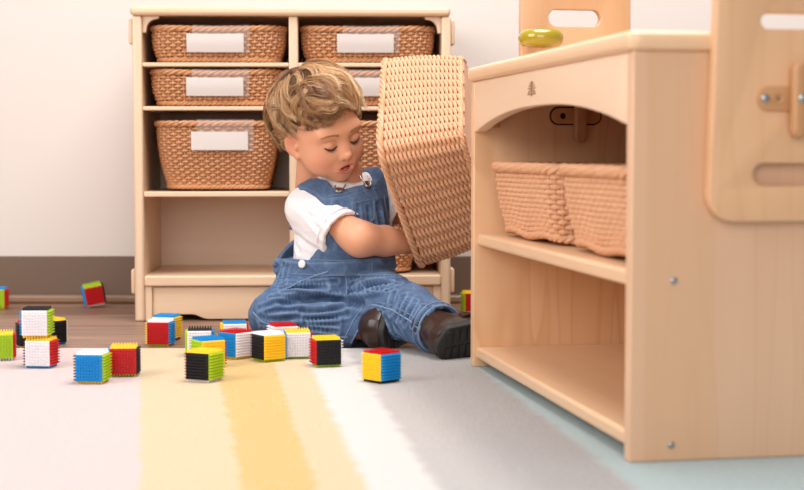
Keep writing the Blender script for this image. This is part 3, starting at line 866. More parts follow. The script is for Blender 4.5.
hd.ell((0, .068, -.0535), (.022, .011, .0125), .014)                    # muzzle
hd.ell((0, .084, -.0545), (.0165, .0135, .0054), .003, 'sub')           # open mouth
for s in (-1, 1):                                                       # ears
    a = .42 * s
    R = np.array([[math.cos(a), -math.sin(a), 0], [math.sin(a), math.cos(a), 0], [0, 0, 1]])
    hd.ell((s * .0640, -.006, -.014), (.0065, .0185, .0275), .006, R=R)
    hd.ell((s * .0700, -.002, -.0105), (.0050, .0110, .0170), .005, 'sub', R=R)
    hd.ell((s * .0655, .0080, -.0170), (.0040, .0045, .0060), .004)
    hd.ell((s * .0625, .0040, -.0370), (.0052, .0075, .0080), .006)
hd.cone((0, -.024, -.045), (.0, -.040, -.150), .036, .040, .02)
Vh, Fh = hd.mesh(1); VhW = H2W(Vh)

def hand(g, wrist, d, n, s=1.0, curl=.5, side=1):
    """palm along unit d, back of the hand towards n, thumb on side*(d x n)"""
    d, n = unit(d), unit(n); n = unit(n - d * (n @ d)); b = np.cross(d, n) * side
    w = np.array(wrist)
    g.cone(w - d * .01, w + d * .012, .0175 * s, .0165 * s, .006)
    for k, o in enumerate((-.016, -.0055, .005, .0145)):
        g.cone(w + d * .010 + b * o * .6 * s, w + d * .044 * s + b * o * s, .0098 * s, .0082 * s, .006)
    for k, (o, ln) in enumerate(((.016, .027), (.0055, .031), (-.005, .029), (-.0152, .022))):
        p = w + d * .044 * s + b * o * s; dirn = d; a = .25
        for q, (l, r0, r1) in enumerate(((ln * .45, .0078, .0074), (ln * .33, .0074, .0068), (ln * .3, .0068, .0058))):
            a += curl * (1 if q else .6); dirn = unit(d * math.cos(a) - n * math.sin(a) + b * o * 2)
            p2 = p + dirn * l * s; g.cone(p, p2, r0 * s, r1 * s, .0022); p = p2
    p = w + d * .014 * s + b * .014 * s
    t1 = unit(d * .6 + b * .75 - n * .25); p1 = p + t1 * .020 * s; t2 = unit(d * .9 + b * .25 - n * .4); p2 = p1 + t2 * .016 * s; p3 = p2 + unit(t2 - n * .2) * .011 * s
    g.cone(p, p1, .0100 * s, .0085 * s, .005).cone(p1, p2, .0083 * s, .0074 * s, .002).cone(p2, p3, .0074 * s, .006 * s, .002)
ar = SDF((-.26, 2.68, .12), (.16, 3.0, .34), .0018)
ar.op(lambda X: torso_d(X) + .016, (-.25, 2.75, .15), (.0, 3.0, .3), .0)
ar.cone(SR, EL_R, .0325, .0290, .012).cone(EL_R, EL_R * .5 + WR_R * .5, .0300, .0270, .018).cone(EL_R * .5 + WR_R * .5, WR_R, .0270, .0195, .010)
ar.cone(SL, EL_L, .033, .029, .012).cone(EL_L, HA_L - unit(HA_L - EL_L) * .03, .029, .0175, .01)
ar.cone(tw(0, -.005, .24), tw(0, .0, .31), .045, .036, .02)
hand(ar, WR_R, (.80, .42, -.10), (-.25, -.45, .85), 1.0, .45, -1)
hand(ar, HA_L - unit(HA_L - EL_L) * .03, HA_L - EL_L, (-.3, .5, .8), 1.0, .4, 1)
Va, Fa = ar.mesh(1)
# ankles and shins inside the trousers
KN_R, AN_R = np.array(P(276, 317, 2.785)), np.array(P(363, 326, 2.768))
KN_L, AN_L = np.array(P(408, 313, 2.720)), np.array(P(440, 329.5, 2.625))
lg = SDF((-.34, 2.6, -.02), (.12, 2.98, .16), .0025)
lg.op(lambda X: torso_d(X) + .03, (-.24, 2.76, .0), (.0, 2.98, .16), .0)
HP_R, HP_L = np.array(P(308, 296, 2.85)), np.array(P(366, 294, 2.86))
lg.cone(HP_R, KN_R, .046, .036, .02).cone(KN_R, AN_R, .034, .025, .01)
lg.cone(HP_L, KN_L, .046, .036, .02).cone(KN_L, AN_L, .034, .025, .01)
Vl, Fl = lg.mesh(1)
Vb = np.concatenate([VhW, Va, Vl]); Fb = np.concatenate([Fh, Fa + len(VhW), Fl + len(VhW) + len(Va)])
body = kmesh('body', Vb, Fb, M_SKIN)

# ---- face details
def hmb(name, fn, mat, parent=None):
    m = MB(); fn(m); V = H2W(m.v) if m.v else m.v
    m.v = [tuple(p) for p in V]; return kbuild(m, name, mat, parent)
bvh_head = BVHTree.FromPolygons([Vector(v) for v in Vh.tolist()], [tuple(f) for f in Fh.tolist()])
def face_pt(x, z, off=0.0, y0=.2):
    h = bvh_head.ray_cast(Vector((x, y0, z)), Vector((0, -1, 0)))
    return np.array(h[0]) + np.array(h[1]) * off if h[0] is not None else np.array((x, .06, z))
for s in (-1, 1):
    def lash(m, s=s):
        pts, rr = [], []
        for k in range(11):
            t = k / 10; x = s * (.0148 + .0245 * t); z = -.0058 - .0052 * math.sin(PI * min(1, t * 1.02)) - (.0005 if t < .5 else -.0014 * (t - .5))
            pts.append(face_pt(x, z, .0006)); rr.append(.0007 + .0011 * math.sin(PI * (.1 + .8 * t)))
        m.tube(pts, rr, 6)
        for k in range(2, 10):
            t = k / 10; p = pts[k]; m.tube([p, p + np.array([s * .0012 * (t - .3), .0030, -.0022]), p + np.array([s * .003 * (t - .3), .0052, -.0030])], [.0005, .0004, .0002], 4)
    hmb('eyelashes', lash, M_LASH)
    def crease(m, s=s):
        pts = []
        for k in range(9):
            t = k / 8; pts.append(face_pt(s * (.016 + .022 * t), +.0048 + .0030 * math.sin(PI * t), .0001))
        m.tube(pts, [.0002 + .0005 * math.sin(PI * k / 8) for k in range(9)], 5)
    hmb('eyelid_crease', crease, plain('eyelid_fold', srgb(190, 122, 98), .6))
    def brow(m, s=s):
        r = random.Random(5)
        for k in range(90):
            t = r.random(); x = s * (.0125 + .030 * t); z = .0145 + .0050 * math.sin(PI * (.15 + .6 * t)) - .004 * max(0, t - .6) + r.uniform(-1, 1) * .0022 * (1 - .6 * t)
            a = face_pt(x, z, .0004); b = face_pt(x + s * .004, z + .0012 - .002 * t, .0007)
            m.tube([a, (a + b) / 2 + np.array([0, .0003, 0]), b], [.0004, .0004, .0002], 3)
    hmb('eyebrow', brow, M_BROW)
def mouth_in(m):
    V, F = [], []
    m.lathe([(0, -.001), (.0105, 0), (.0115, .004), (.009, .007), (0, .008)], 20, Matrix.Translation((0, .0705, -.0545)) @ Matrix.Rotation(-PI / 2, 4, 'X') @ Matrix.Diagonal((1.42, .50, 1, 1)) @ Matrix.Translation((0, 0, -.004)))
mi = hmb('mouth', mouth_in, M_MOUTH)
def tongue(m):
    m.lathe([(0, .0075), (.003, .0068), (.0062, .004), (.0070, 0), (.0062, -.003), (0, -.005)], 18, Matrix.Translation((0, .0725, -.0567)) @ Matrix.Rotation(-PI / 2, 4, 'X') @ Matrix.Diagonal((1, .36, 1, 1)))
hmb('tongue', tongue, M_TONGUE, mi)
def lips(m):
    up, lo = [], []
    for k in range(15):
        t = -1 + 2 * k / 14; x = t * .0235
        zu = -.0486 - .0050 * abs(t) ** 2.0 + (.0010 * math.exp(-((abs(t) - .28) / .18) ** 2)); zl = -.0606 + .0042 * abs(t) ** 2.2
        up.append(face_pt(x, zu + .0008, -.0007)); lo.append(face_pt(x, zl - .0010, -.0004))
    # keep the mouth gap from pulling the lips inwards
    for L_ in (up, lo):
        for i, p in enumerate(L_):
            t = -1 + 2 * i / 14; p[1] = max(p[1], .0785 - .0125 * t * t)
    m.tube(up, [.0006 + .0012 * max(0, math.cos(PI / 2 * (-1 + 2 * k / 14))) ** .7 for k in range(15)], 8)
    m.tube(lo, [.0007 + .0020 * max(0, math.cos(PI / 2 * (-1 + 2 * k / 14))) ** .7 for k in range(15)], 8)
hmb('lips', lips, M_LIP)

# ---- hair
def hair():
    r = np.random.default_rng(11)
    C = np.array([0, -.012, .022]); RAD = np.array([.0630, .0840, .0775])
    crown = unit(np.array([-.10, -.62, .78]))
    def zline(y, x):
        z = np.interp(y, [-.1, -.03, -.016, -.002, .014, .030, .048, .066, .085], [-.068, -.060, -.034, .030, .014, .036, .054, .064, .068])
        return z + .030 * np.clip(-x / .045, 0, 1) * np.clip((y + .02) / .03, 0, 1) - .025 * np.clip(x / .04, 0, 1) * np.clip((y - .022) / .02, 0, 1)
    # under layer: a full cap of hair
    g = SDF((-.11, -.135, -.085), (.11, .11, .135), .0017)
    def cap(X):
        d = f_ell(X, C, RAD + np.array([.0115, .013, .0145]))
        d = d - .0045 * nz(X, 62, 77) + .010 * np.clip(-X[..., 0] / .05, 0, 1) * np.clip((X[..., 1] + .03) / .05, 0, 1) + .0030 * nz(X, 95, 2) + .0018 * nz(X, 190, 4)
        zl = X[..., 2] - zline(X[..., 1], X[..., 0]); d = d + .0105 * np.clip(1 - zl / .030, 0, 1.2) ** 1.5
        d = np.maximum(d, (.003 - zl) * .7)
        return np.maximum(d, -(f_ell(X, C, RAD - .004)))
    g.op(cap, (-.1, -.12, -.075), (.1, .1, .12), 0)
    V, F = g.mesh(2); cap_o = kmesh('hair', H2W(V), F, M_SCALP)
    # locks
    m_v, m_f, nv, tones = [], [], 0, []
    NG, NS, NP = 520, 30, 13
    guides = 0
    while guides < NG:
        u = unit(r.normal(size=3)); p = C + RAD * u
        if p[2] < zline(p[1], p[0]) + .002: continue
        guides += 1
        front = np.clip((p[1] + .01) / .07, 0, 1); top = np.clip((p[2] - .04) / .04, 0, 1); low = np.clip((.03 - p[2]) / .06, 0, 1)
        nrm = unit((p - C) / RAD ** 2)
        t0 = unit(u - crown * (u @ crown) + 1e-6); sw = np.cross(nrm, t0)
        side = np.clip((.075 - p[2]) / .04, 0, 1) * (p[1] > -.05)
        comb = np.array([-1.1, .25, .10]) * front + (np.array([.1, -.9, -.30]) * side + np.array([.15, -.1, -.35]) * (1 - side)) * (1 - front)
        d = unit(t0 + .35 * sw * (1 - front) + comb * 1.0 + r.normal(size=3) * .07 + .45 * np.array([float(nz(p[None], 42, 51)[0]), float(nz(p[None], 42, 52)[0]), float(nz(p[None], 42, 53)[0])])); d = unit(d - nrm * (d @ nrm))
        ln = (.066 + .02 * r.random()) * (1 - .45 * low) * (1 - .42 * front) * (1 - .30 * side)
        lift = (.010 + .012 * r.random()) * (1 - .45 * low) * (1 - .40 * front)
        lift *= 1 - .75 * np.clip(-p[0] / .05, 0, 1) * np.clip((p[1] + .03) / .05, 0, 1)
        edge = float(np.clip(1 - (p[2] - zline(p[1], p[0])) / .028, 0, 1)); lift *= 1 - .5 * edge * (p[1] > -.02)
        flick = (.024 * r.random() if r.random() < .45 else 0) * (.3 + .7 * (p[1] < 0))
        ph, fr, am = 3.2 * float(nz(p[None], 38, 54)[0]) + .5 * r.random(), .95 + .25 * r.random(), .0050 + .0040 * r.random(); tone = np.clip(.42 + .45 * float(nz(p[None], 160, 55)[0]) + .16 * r.normal(), 0, 1)
        # walk the guide over the scalp
        pts = []; q = p.copy(); dd = d.copy()
        for k in range(NP):
            t = k / (NP - 1)
            n_ = unit((q - C) / RAD ** 2); b_ = np.cross(n_, dd)
            h = (.0055 - .0035 * edge) + .0045 * float(nz(q[None], 62, 77)[0]) + lift * math.sin(PI * min(1, .15 + t * .85)) ** .8 + flick * t ** 3
            pts.append(q + n_ * h + b_ * am * math.sin(ph + 6.28 * fr * t) * (.3 + t))
            q = q + dd * ln / (NP - 1)
            w = (q - C) / RAD; 
            if q[2] > -.03 or np.linalg.norm(w) < 1: q = C + RAD * unit(w) * max(1, min(np.linalg.norm(w), 1.02))
            n2 = unit((q - C) / RAD ** 2)
            dd = dd + np.array([0, .02 - .05 * side, -.06]) * (1 - .95 * front); dd = unit(dd - n2 * (dd @ n2))
        pts = np.array(pts)
        T = np.gradient(pts, axis=0); T /= np.linalg.norm(T, axis=1)[:, None]
        N_ = (pts - C) / RAD ** 2; N_ /= np.linalg.norm(N_, axis=1)[:, None]; B_ = np.cross(T, N_)
        tt = np.linspace(0, 1, NP)
        for s in range(NS):
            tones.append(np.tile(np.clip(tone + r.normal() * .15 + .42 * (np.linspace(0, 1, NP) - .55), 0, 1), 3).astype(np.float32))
            a, rr = r.random() * 6.28, math.sqrt(r.random())
            wdt = (.0088 * (1 - .62 * tt) + .0008)
            cut = 1 - .18 * r.random()
            off = B_ * (math.cos(a) * rr * wdt)[:, None] + N_ * (math.sin(a) * rr * wdt * .55)[:, None]
            jit = B_ * (.0012 * np.sin(tt * 9 * r.random() + r.random() * 6))[:, None]
            S = pts + off + jit
            S = np.stack([np.interp(tt * cut, tt, S[:, i]) for i in range(3)], 1)
            rad = .00048 * (1 - .7 * tt) * (.7 + .6 * r.random())
            for k3 in range(3):
                an = 2.094 * k3; m_v.append(S + B_ * (math.cos(an) * rad)[:, None] + N_ * (math.sin(an) * rad)[:, None])
            for k3 in range(3):
                A0, A1 = nv + k3 * NP, nv + ((k3 + 1) % 3) * NP
                i = np.arange(NP - 1); m_f.append(np.stack([A0 + i, A1 + i, A1 + i + 1, A0 + i + 1], 1))
            nv += 3 * NP
    V = H2W(np.concatenate(m_v)); F = np.concatenate(m_f)
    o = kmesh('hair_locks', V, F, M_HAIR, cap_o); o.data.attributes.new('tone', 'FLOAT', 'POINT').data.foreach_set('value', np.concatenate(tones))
    tag(o, None, None, kind='stuff')
hair()


# ---- cloth folds: furrows pressed along lines on the cloth, plus loose rumpling
def vnormals(V, F):
    N = np.zeros_like(V); c = np.cross(V[F[:, 2]] - V[F[:, 0]], V[F[:, 3]] - V[F[:, 1]])
    for i in range(4): np.add.at(N, F[:, i], c)
    return N / (np.linalg.norm(N, axis=1)[:, None] + 1e-12)
def crease(V, F, folds, amp, freq):
    N = vnormals(V, F); bv = BVHTree.FromPolygons([Vector(v) for v in V.tolist()], [tuple(f) for f in F.tolist()])
    disp = np.zeros(len(V)); o = Vector((0, 0, CAM_H))
    for (line, depth, wd) in folds:
        pts = []
        for (a, b) in zip(line[:-1], line[1:]):
            n = max(2, int(math.dist(a, b) / 3))
            for k in range(n + 1):
                h = bv.ray_cast(o, Vector(_dir(a[0] + (b[0] - a[0]) * k / n, a[1] + (b[1] - a[1]) * k / n)).normalized())
                if h[0] is not None: pts.append(tuple(h[0]))
        if len(pts) < 2: continue
        p = np.array(pts); m = ((V > p.min(0) - .03) & (V < p.max(0) + .03)).all(1); idx = np.where(m)[0]
        D = np.linalg.norm(V[idx][:, None] - p[None], axis=2); j = D.argmin(1); d = D[np.arange(len(idx)), j]
        t = j / max(1, len(p) - 1); tap = np.sin(PI * (.12 + .76 * t)) ** .7
        disp[idx] += tap * depth * (-np.exp(-(d / wd) ** 2) + .75 * np.exp(-((d - 2.1 * wd) / (1.1 * wd)) ** 2))
    q = V + .006 * np.stack([nz(V, 60, 31), nz(V, 60, 32), nz(V, 60, 33)], 1)
    rg = (1 - np.abs(nz(q * np.array([1, 1, 1.5]), freq, 41))) ** 3 + .6 * (1 - np.abs(nz(q * np.array([1.3, 1, 1.2]), freq * 1.7, 42))) ** 3
    disp += amp * (rg - .6) + amp * .8 * nz(V, 45, 43)
    return V + N * disp[:, None]
SHIRT_FOLDS = [([(300, 205), (318, 228), (326, 240)], .0020, .005), ([(290, 228), (306, 243), (318, 250)], .0022, .005), ([(292, 240), (300, 252)], .002, .004), ([(308, 214), (334, 226)], .0016, .004),
               ([(286, 218), (296, 236), (298, 250)], .002, .005)]
_dr = random.Random(4)
def fan(a0, b0, a1, b1, n, depth, wd, bend=3):
    """a fan of N creases swept from the line a0-b0 to the line a1-b1"""
    out = []
    for k in range(n):
        t = (k + .5 + _dr.uniform(-.25, .25)) / n
        p = [a0[i] + (a1[i] - a0[i]) * t for i in (0, 1)]; q = [b0[i] + (b1[i] - b0[i]) * t for i in (0, 1)]
        u0, u1 = _dr.uniform(0, .2), _dr.uniform(.75, 1); bb = _dr.uniform(-bend, bend)
        P_ = [(p[0] + (q[0] - p[0]) * u, p[1] + (q[1] - p[1]) * u + bb * math.sin(PI * u)) for u in np.linspace(u0, u1, 5)]
        out.append((P_, depth * _dr.uniform(.7, 1.25), wd * _dr.uniform(.8, 1.2)))
    return out
DENIM_FOLDS = [([(284, 304), (300, 300), (322, 300), (342, 302), (362, 304)], .006, .0065), ([(350, 294), (368, 288), (388, 285)], .0045, .005),
               ([(336, 222), (345, 236), (352, 250)], .002, .005), ([(378, 205), (380, 225), (384, 240)], .002, .005)]
DENIM_FOLDS += fan((258, 306), (300, 298), (262, 330), (318, 336), 5, .0028, .0038) + fan((300, 310), (352, 304), (300, 334), (340, 340), 6, .0028, .0036)
DENIM_FOLDS += fan((272, 284), (340, 280), (268, 298), (345, 296), 5, .0028, .0036) + fan((350, 278), (400, 276), (352, 298), (405, 290), 6, .0026, .0034)
DENIM_FOLDS += fan((392, 290), (388, 312), (450, 308), (424, 342), 8, .0026, .0036) + fan((372, 308), (384, 340), (392, 318), (412, 346), 4, .0022, .0034)
DENIM_FOLDS += fan((278, 262), (268, 290), (292, 264), (284, 292), 3, .0028, .004) + fan((330, 205), (334, 248), (386, 200), (388, 250), 5, .0016, .004)

# ---- white shirt
sh = SDF((-.27, 2.68, .05), (.06, 3.02, .34), .0019)
sh.op(lambda X: torso_d(X) + .0012 * nz(X, 70, 1), (-.24, 2.74, .07), (.0, 3.0, .31), 0)
sh.cone(SR, HEM_R, .0365, .0440, .022, cut=0).cone(tw(.03, -.005, .255), SR, .042, .036, .025)
sh.cone(SL, HEM_L, .038, .042, .022, cut=0).cone(tw(-.03, -.005, .255), SL, .042, .036, .025)
sh.cone(tw(0, -.004, .26), tw(0, .006, .298), .050, .0405, .018, cut=0)
sh.cone(tw(0, -.002, .285), tw(0, .012, .34), .036, .037, .002, 'sub')
for S_, H_ in ((SR, HEM_R), (SL, HEM_L)):
    d = unit(H_ - S_); sh.cone(H_ - d * .02, H_ + d * .02, .034, .0400 if S_ is SR else .038, .002, 'sub')
Vs, Fs = sh.mesh(2); Vs = crease(Vs, Fs, SHIRT_FOLDS, .0009, 90); shirt = kmesh('shirt', Vs, Fs, M_COTTON)
# hem band and neckband
def ring_at(c, d, r, tr, n=40):
    d = unit(d); a = unit(np.cross(d, [0, 0, 1.])); b = np.cross(d, a)
    return [c + a * r * math.cos(t) + b * r * math.sin(t) for t in np.linspace(0, 2 * PI, n, endpoint=False)]
for S_, H_ in ((SR, HEM_R), (SL, HEM_L)):
    d = unit(H_ - S_); m = MB(); m.tube(ring_at(H_ - d * .012, d, .0456, .001), .0010, 5, closed=True); kbuild(m, 'hem_stitching', M_COTTON, shirt)
m = MB(); m.tube(ring_at(tw(0, .004, .2965), tw(0, .006, .298) - tw(0, -.004, .26), .0385, .004), .0042, 8, closed=True); kbuild(m, 'neckband', M_COTTON, shirt)

# ---- denim overalls
ov = SDF((-.36, 2.58, -.02), (.16, 3.04, .33), .0021)
BT = .284                                                              # top of the bib
def region(X):
    """negative where the overalls cover the upper body"""
    L = tl(X); x, y, z = L[..., 0], L[..., 1], L[..., 2]
    front = y > 0
    bibw = np.interp(z, [.13, .17, .20, BT], [.090, .080, .070, .060])
    bib = np.maximum(np.abs(x) - bibw, z - BT + .20 * x); bib = np.where(front, bib, .05)
    low = z - np.where(front, .150, np.interp(np.abs(x), [0, .09], [.20, .150]))
    sx = np.interp(y, [-.09, -.01, .04, .085], [.042, .073, .062, .044])
    strap = np.abs(np.abs(x) - sx) - .0135
    strap = np.maximum(strap, .20 - z)
    return np.minimum(np.minimum(bib, low), strap)
def shirt_like(X):
    d = torso_d(X)
    for s, S_ in ((.03, SR), (-.03, SL)):
        e = f_cone(X, tw(s, -.005, .255), S_, .042, .036)
        d = np.minimum(d, e) - np.maximum(.025 - np.abs(d - e), 0) ** 2 / .10
    return d
def shell(X):
    L = tl(X); back = np.clip((.0 - L[..., 1]) / .05, 0, 1) * np.clip((.24 - L[..., 2]) / .05, 0, 1) * np.clip((L[..., 2] - .10) / .04, 0, 1)
    off = .0095 + .020 * back + .0008 * nz(X, 60, 8)
    d = shirt_like(X)
    return np.maximum(np.maximum(d - off, off - .0100 - d), region(X) * .8)
ov.op(shell, (-.26, 2.72, .08), (.02, 3.02, .33), 0)
def seat(X):
    d = torso_d(X) - .007 + .0018 * nz(X, 55, 5)
    return np.maximum(d, X[..., 2] - .135)
ov.op(seat, (-.25, 2.74, -.01), (.02, 3.0, .14), .008)
ov.op(lambda X: np.maximum(torso_d(X) - .0150, np.abs(X[..., 2] - .139 + .004 * tl(X)[..., 0] / .1) - .0125), (-.26, 2.74, .12), (.02, 3.0, .16), .0012)
ov.chain([tw(.055, .02, .075), KN_R], [.064, .047], .024)
ov.chain([HP_R + np.array([0, 0, .01]), np.array(P(286, 312, 2.80))], [.056, .046], .02)
d_ = unit(AN_R - KN_R); CUF_R = AN_R + d_ * .002; nR = unit((.84, -.12, -.50))
MID_R = KN_R * .45 + CUF_R * .55
ov.cone(KN_R, MID_R, .047, .043, .009)
ov.op(lambda X: np.maximum(f_cone(X, MID_R, CUF_R + d_ * .03, .043, .040), (X - CUF_R) @ nR), CUF_R - .12, CUF_R + .06, .006)
d2 = unit(AN_L - KN_L); CUF_L = AN_L - d2 * .0
ov.chain([tw(-.05, .02, .075), np.array(P(385, 305, 2.78)), KN_L], [.064, .056, .048], .022)
ov.cone(KN_L, CUF_L, .048, .0425, .02, cut=0)
ov.cone(CUF_R - d_ * .03, CUF_R + d_ * .04, .029, .0375, .003, 'sub'); ov.cone(CUF_L - d2 * .03, CUF_L + d2 * .02, .031, .0395, .003, 'sub')
Vo, Fo = ov.mesh(1)
Vo = crease(Vo, Fo, [(l_, d * 1.8, w_) for l_, d, w_ in DENIM_FOLDS], .0015, 60)
overalls = kmesh('overalls', Vo, Fo, M_DENIM)
bvh_o = BVHTree.FromPolygons([Vector(v) for v in Vo.tolist()], [tuple(f) for f in Fo.tolist()])
bvh_s = BVHTree.FromPolygons([Vector(v) for v in Vs.tolist()], [tuple(f) for f in Fs.tolist()])
def on(px, py, bvh=None, off=.0008):
    """point of the cloth seen at that image position"""
    o = Vector((0, 0, CAM_H)); h = (bvh or bvh_o).ray_cast(o, Vector(_dir(px, py)).normalized())
    if h[0] is None: return None, None
    return np.array(h[0] + h[1] * off), np.array(h[1])
def seam(name, line, rad, mat, parent, step=2.0, off=.0008, smooth_jump=.03, label=None, flat=None):
    pts, ups = [], []
    for (a, b) in zip(line[:-1], line[1:]):
        n = max(2, int(math.dist(a, b) / step))
        for k in range(n):
            q, nn = on(a[0] + (b[0] - a[0]) * k / n, a[1] + (b[1] - a[1]) * k / n, None, off - .0006)
            if q is not None and (not pts or np.linalg.norm(q - pts[-1]) < smooth_jump): pts.append(q); ups.append(nn)
    if len(pts) < 3: return None
    p = np.array(pts); p[1:-1] = (p[:-2] + 2 * p[1:-1] + p[2:]) / 4
    o = kbuild(MB().tube(p, rad, 6, up=np.array(ups), flat=flat or (1, 1)), name, mat, parent)
    if label: o['label'] = label
    return o
M_THREAD = plain('pale_thread', srgb(116, 136, 164), .8)
# cuffs, seams, pocket stitching
for c, d, r0, nm in ((CUF_L, d2, .0418, 'cuff'),):
    m = MB()
    m.tube(ring_at(c - d * .0015, d, r0, 0, 56), .0022, 8, closed=True)
    m.tube(ring_at(c - d * .015, d, r0 + .0032, 0, 56), .0011, 6, closed=True)
    kbuild(m, nm, M_SEAM, overalls)
seam('cuff', [(373, 307), (362, 323), (350, 345)], .0016, M_SEAM, overalls); seam('cuff', [(364, 305), (353, 321), (342, 344)], .0011, M_SEAM, overalls)
st = lambda ln, **k: seam('stitching', ln, .0007, M_THREAD, overalls, **k)
st([(352, 203), (353, 222)]); st([(352, 203), (374, 199)]); st([(353, 222), (363, 226), (374, 219), (374, 199)])     # bib pocket
st([(328, 196), (345, 193), (378, 184)]); st([(328, 199), (346, 197), (379, 187)])
for y_ in (259.5, 274.5): st([(292, y_ - 1), (320, y_ + .5), (345, y_ + 1), (372, y_ - .5), (399, y_ - 3)])
st([(372, 259), (372, 275)])
st([(384, 196), (388, 222), (389, 240)]); st([(331, 199), (333, 216), (328, 240)])
seam('pocket_edge', [(297, 283), (312, 277), (330, 271)], .0016, M_SEAM, overalls); seam('pocket_edge', [(276, 293), (290, 287), (300, 282)], .0016, M_SEAM, overalls)
seam('fly_seam', [(346, 276), (347, 290), (345, 300)], .0016, M_SEAM, overalls)
seam('side_seam', [(253, 312), (262, 322), (285, 329), (310, 333), (340, 337), (350, 337)], .0014, M_SEAM, overalls)
seam('side_seam', [(372, 305), (378, 306), (392, 310), (412, 322), (427, 338)], .0016, M_SEAM, overalls); st([(376, 302), (394, 306), (414, 317), (430, 331)])
seam('pocket_edge', [(360, 281), (366, 290), (378, 292), (400, 285)], .0014, M_SEAM, overalls)
# strap buckles, hip button
def disc(q, n, r, th, mat, name, parent, prof=None):
    M = Vector(n).to_track_quat('Z', 'Y').to_matrix().to_4x4(); M.translation = Vector(q)
    return kbuild(MB().lathe(prof or [(r, 0), (r * 1.02, th * .5), (r * .8, th), (r * .55, th * .7), (0, th * .75)], 24, M), name, mat, parent)
for (px, py) in ((339, 191), (367, 185)):
    q, n = on(px, py)
    if q is None: continue
    b = disc(q, n, .0080, .004, M_METAL, 'strap_button', overalls)
    # wire buckle looped round the button up to the strap end
    up = unit(np.array([0, 0, 1.]) - n * n[2]); sd = np.cross(n, up); q0 = q + n * .003
    loop = [q0 + sd * .010 * a + up * c for a, c in ((-.9, .020), (-.9, .010), (-.55, -.003), (0, -.0075), (.55, -.003), (.9, .010), (.9, .020))]
    kbuild(MB().tube(loop, .0013, 8), 'strap_buckle', M_METAL, b)
q, n = on(303, 264)
if q is not None: disc(q + n * .002, n, .0072, .0035, M_BTN, 'hip_button', overalls, [(.0072, 0), (.0074, .002), (.006, .0036), (0, .0042)])

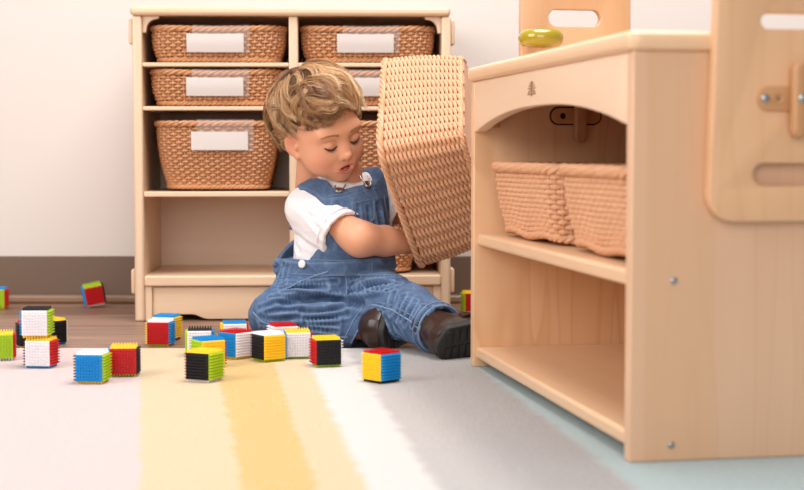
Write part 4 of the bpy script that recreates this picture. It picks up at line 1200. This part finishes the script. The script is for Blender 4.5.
# ---- shoes
def shoe(center, toe, down, name_label, sc=1.13):
    u = unit(toe); dn = unit(down); dn = unit(dn - u * (dn @ u)); zl = -dn; xl = np.cross(u, zl)
    R = np.column_stack([xl, u, zl]); c = np.array(center)
    W = lambda V: np.asarray(V) * sc @ R.T + c
    g = SDF((-.045, -.082, -.004), (.045, .085, .09), .0015)
    def sole_d(X, grow=0):
        y = X[..., 1]; w = np.interp(y, [-.066, -.05, -.01, .03, .05, .066], [.018, .027, .0265, .032, .030, .016])
        return np.maximum(np.abs(X[..., 0]) - w - grow, np.abs(y) - .066 - grow)
    g.ell((0, .030, .012), (.0335, .040, .036), 0).ell((0, -.022, .018), (.029, .045, .036), .02)
    g.cone((0, -.026, .03), (0, -.032, .068), .030, .029, .012)
    g.op(lambda X: np.maximum(sole_d(X, -.002), np.abs(X[..., 2] - .008) - .01), (-.04, -.07, 0), (.04, .07, .02), .008)
    g.cone((0, -.030, .045), (0, -.036, .10), .0235, .0255, .002, 'sub')
    g.op(lambda X: -X[..., 2] * -1 + 0 * X[..., 0] - 0.0 if False else X[..., 2] - .002, (-.05, -.09, -.01), (.05, .09, .002), 0, 'sub')
    V, F = g.mesh(2); up = kmesh('shoe', W(V), F, M_LEATHER); up['label'] = name_label
    # sole with tread
    pts = []
    for k in range(48):
        a = 2 * PI * k / 48; y = .068 * math.sin(a); w = np.interp(y, [-.068, -.05, -.01, .03, .05, .068], [.020, .0285, .029, .0350, .0335, .021])
        x = math.copysign(min(1, abs(math.cos(a)) * 1.5), math.cos(a)) * w
        pts.append((x, y))
    m = MB(); V = []; n = len(pts)
    for z, s in ((.008, 1.0), (-.006, 1.03), (-.008, .98)): V += [(x * s, y * s, z) for x, y in pts]
    Fq = []
    for i in range(2):
        for k in range(n): k2 = (k + 1) % n; Fq.append((i * n + k, i * n + k2, (i + 1) * n + k2, (i + 1) * n + k))
    Fq.append(tuple(range(n))); Fq.append(tuple(range(3 * n - 1, 2 * n - 1, -1)))
    m.add(V, Fq)
    for y in np.linspace(-.052, .05, 9):
        w = float(np.interp(y, [-.066, -.05, -.01, .03, .05, .066], [.016, .024, .023, .029, .026, .014]))
        for sx in (-1, 1): m.box(sx * .003 if sx > 0 else -w, w if sx > 0 else -.003, y - .0036, y + .0036, -.0098, -.0075)
    m.v = [tuple(p) for p in W(m.v)]; kbuild(m, 'sole', M_SOLE, up, angle=30) if False else kbuild(m, 'sole', M_SOLE, up)
    bb = MB()
    arc = [(.0315 * math.cos(t), -.004 + .002 * math.cos(t), .018 + .030 * math.sin(t)) for t in np.linspace(-.1, PI + .1, 20)]
    bb.tube(W(arc), .0090, 8, up=np.array([u] * 20), flat=(1, .22)); kbuild(bb, 'strap', M_LEATHER, up)
    vs_ = MB()
    for y_, k_ in ((.022, 1.0), (.026, 1.0)):
        q_ = math.sqrt(1 - ((y_ - .03) / .04) ** 2)
        vs_.tube(W([(.0335 * q_ * math.cos(t) * 1.01, y_ + .012 * math.sin(t), .012 + .036 * q_ * math.sin(t) * 1.01) for t in np.linspace(.05, PI - .05, 24)]), .0011, 6)
    kbuild(vs_, 'vamp_seam', M_LEATHER, up)
    st_ = MB(); arc = [(.0330 * math.cos(t), .004 + .004 * math.sin(t), .014 + .0370 * math.sin(t)) for t in np.linspace(-.05, PI + .05, 22)]
    st_.tube(W(arc), .0080, 8, up=np.array([u] * 22), flat=(1, .25)); kbuild(st_, 'strap', M_LEATHER, up)
shoe(np.array(P(396.5, 326.5, 2.752)), (-.36, -.93, 0), (.92, -.37, -.05), 'brown leather shoe of the folded leg', 1.17)
hh = np.array(P(444, 345.5, 2.555)); u_ = unit((.82, .56, .10))
shoe(hh + u_ * .060 + np.array([0, 0.006, 0.001]), u_, (.48, -.82, -.28), 'brown leather shoe of the stretched leg, sole towards the viewer')
# ================================================================== light and camera
def area(name, loc, target, size, power, col=(1, 1, 1), shape='RECTANGLE', sy=None):
    l = bpy.data.lights.new(name, 'AREA'); l.shape = shape; l.size = size; l.size_y = sy or size; l.energy = power; l.color = col
    o = bpy.data.objects.new(name, l); COL.objects.link(o); o.location = loc
    o.rotation_euler = (Vector(target) - Vector(loc)).to_track_quat('-Z', 'Y').to_euler(); return o
area('window_light', (-2.3, .9, 1.7), (-.1, 2.8, .2), 1.8, 48, (1, .975, .965), sy=1.6)
area('ceiling_light', (.25, 2.25, 2.45), (.1, 2.3, 0), 1.5, 62, (1, .985, .975), sy=1.6)
area('front_fill', (-.2, -1.1, 1.25), (0, 2.8, .2), 2.2, 34, (1, .97, .95), sy=1.6)  # fill lamp added behind the camera to brighten fronts and shelf interiors
w = bpy.data.worlds.new('room_world'); SC.world = w; w.use_nodes = True
w.node_tree.nodes['Background'].inputs[0].default_value = (1, .965, .94, 1); w.node_tree.nodes['Background'].inputs[1].default_value = .36
cd = bpy.data.cameras.new('camera'); cam = bpy.data.objects.new('camera', cd); COL.objects.link(cam)
cam.location = (0, 0, CAM_H); cam.rotation_euler = (PI / 2 - PITCH, 0, 0)
cd.sensor_width = 36; cd.sensor_fit = 'HORIZONTAL'; cd.lens = 36 * FPX / 804; cd.clip_start = .05
cd.dof.use_dof = True; cd.dof.focus_distance = 2.68; cd.dof.aperture_fstop = 5.0
SC.camera = cam
vs = SC.view_settings; vs.view_transform = 'Standard'; vs.look = 'None'; vs.gamma = 1; vs.use_curve_mapping = False; vs.exposure = 0.2
SC.cycles.max_bounces = 8
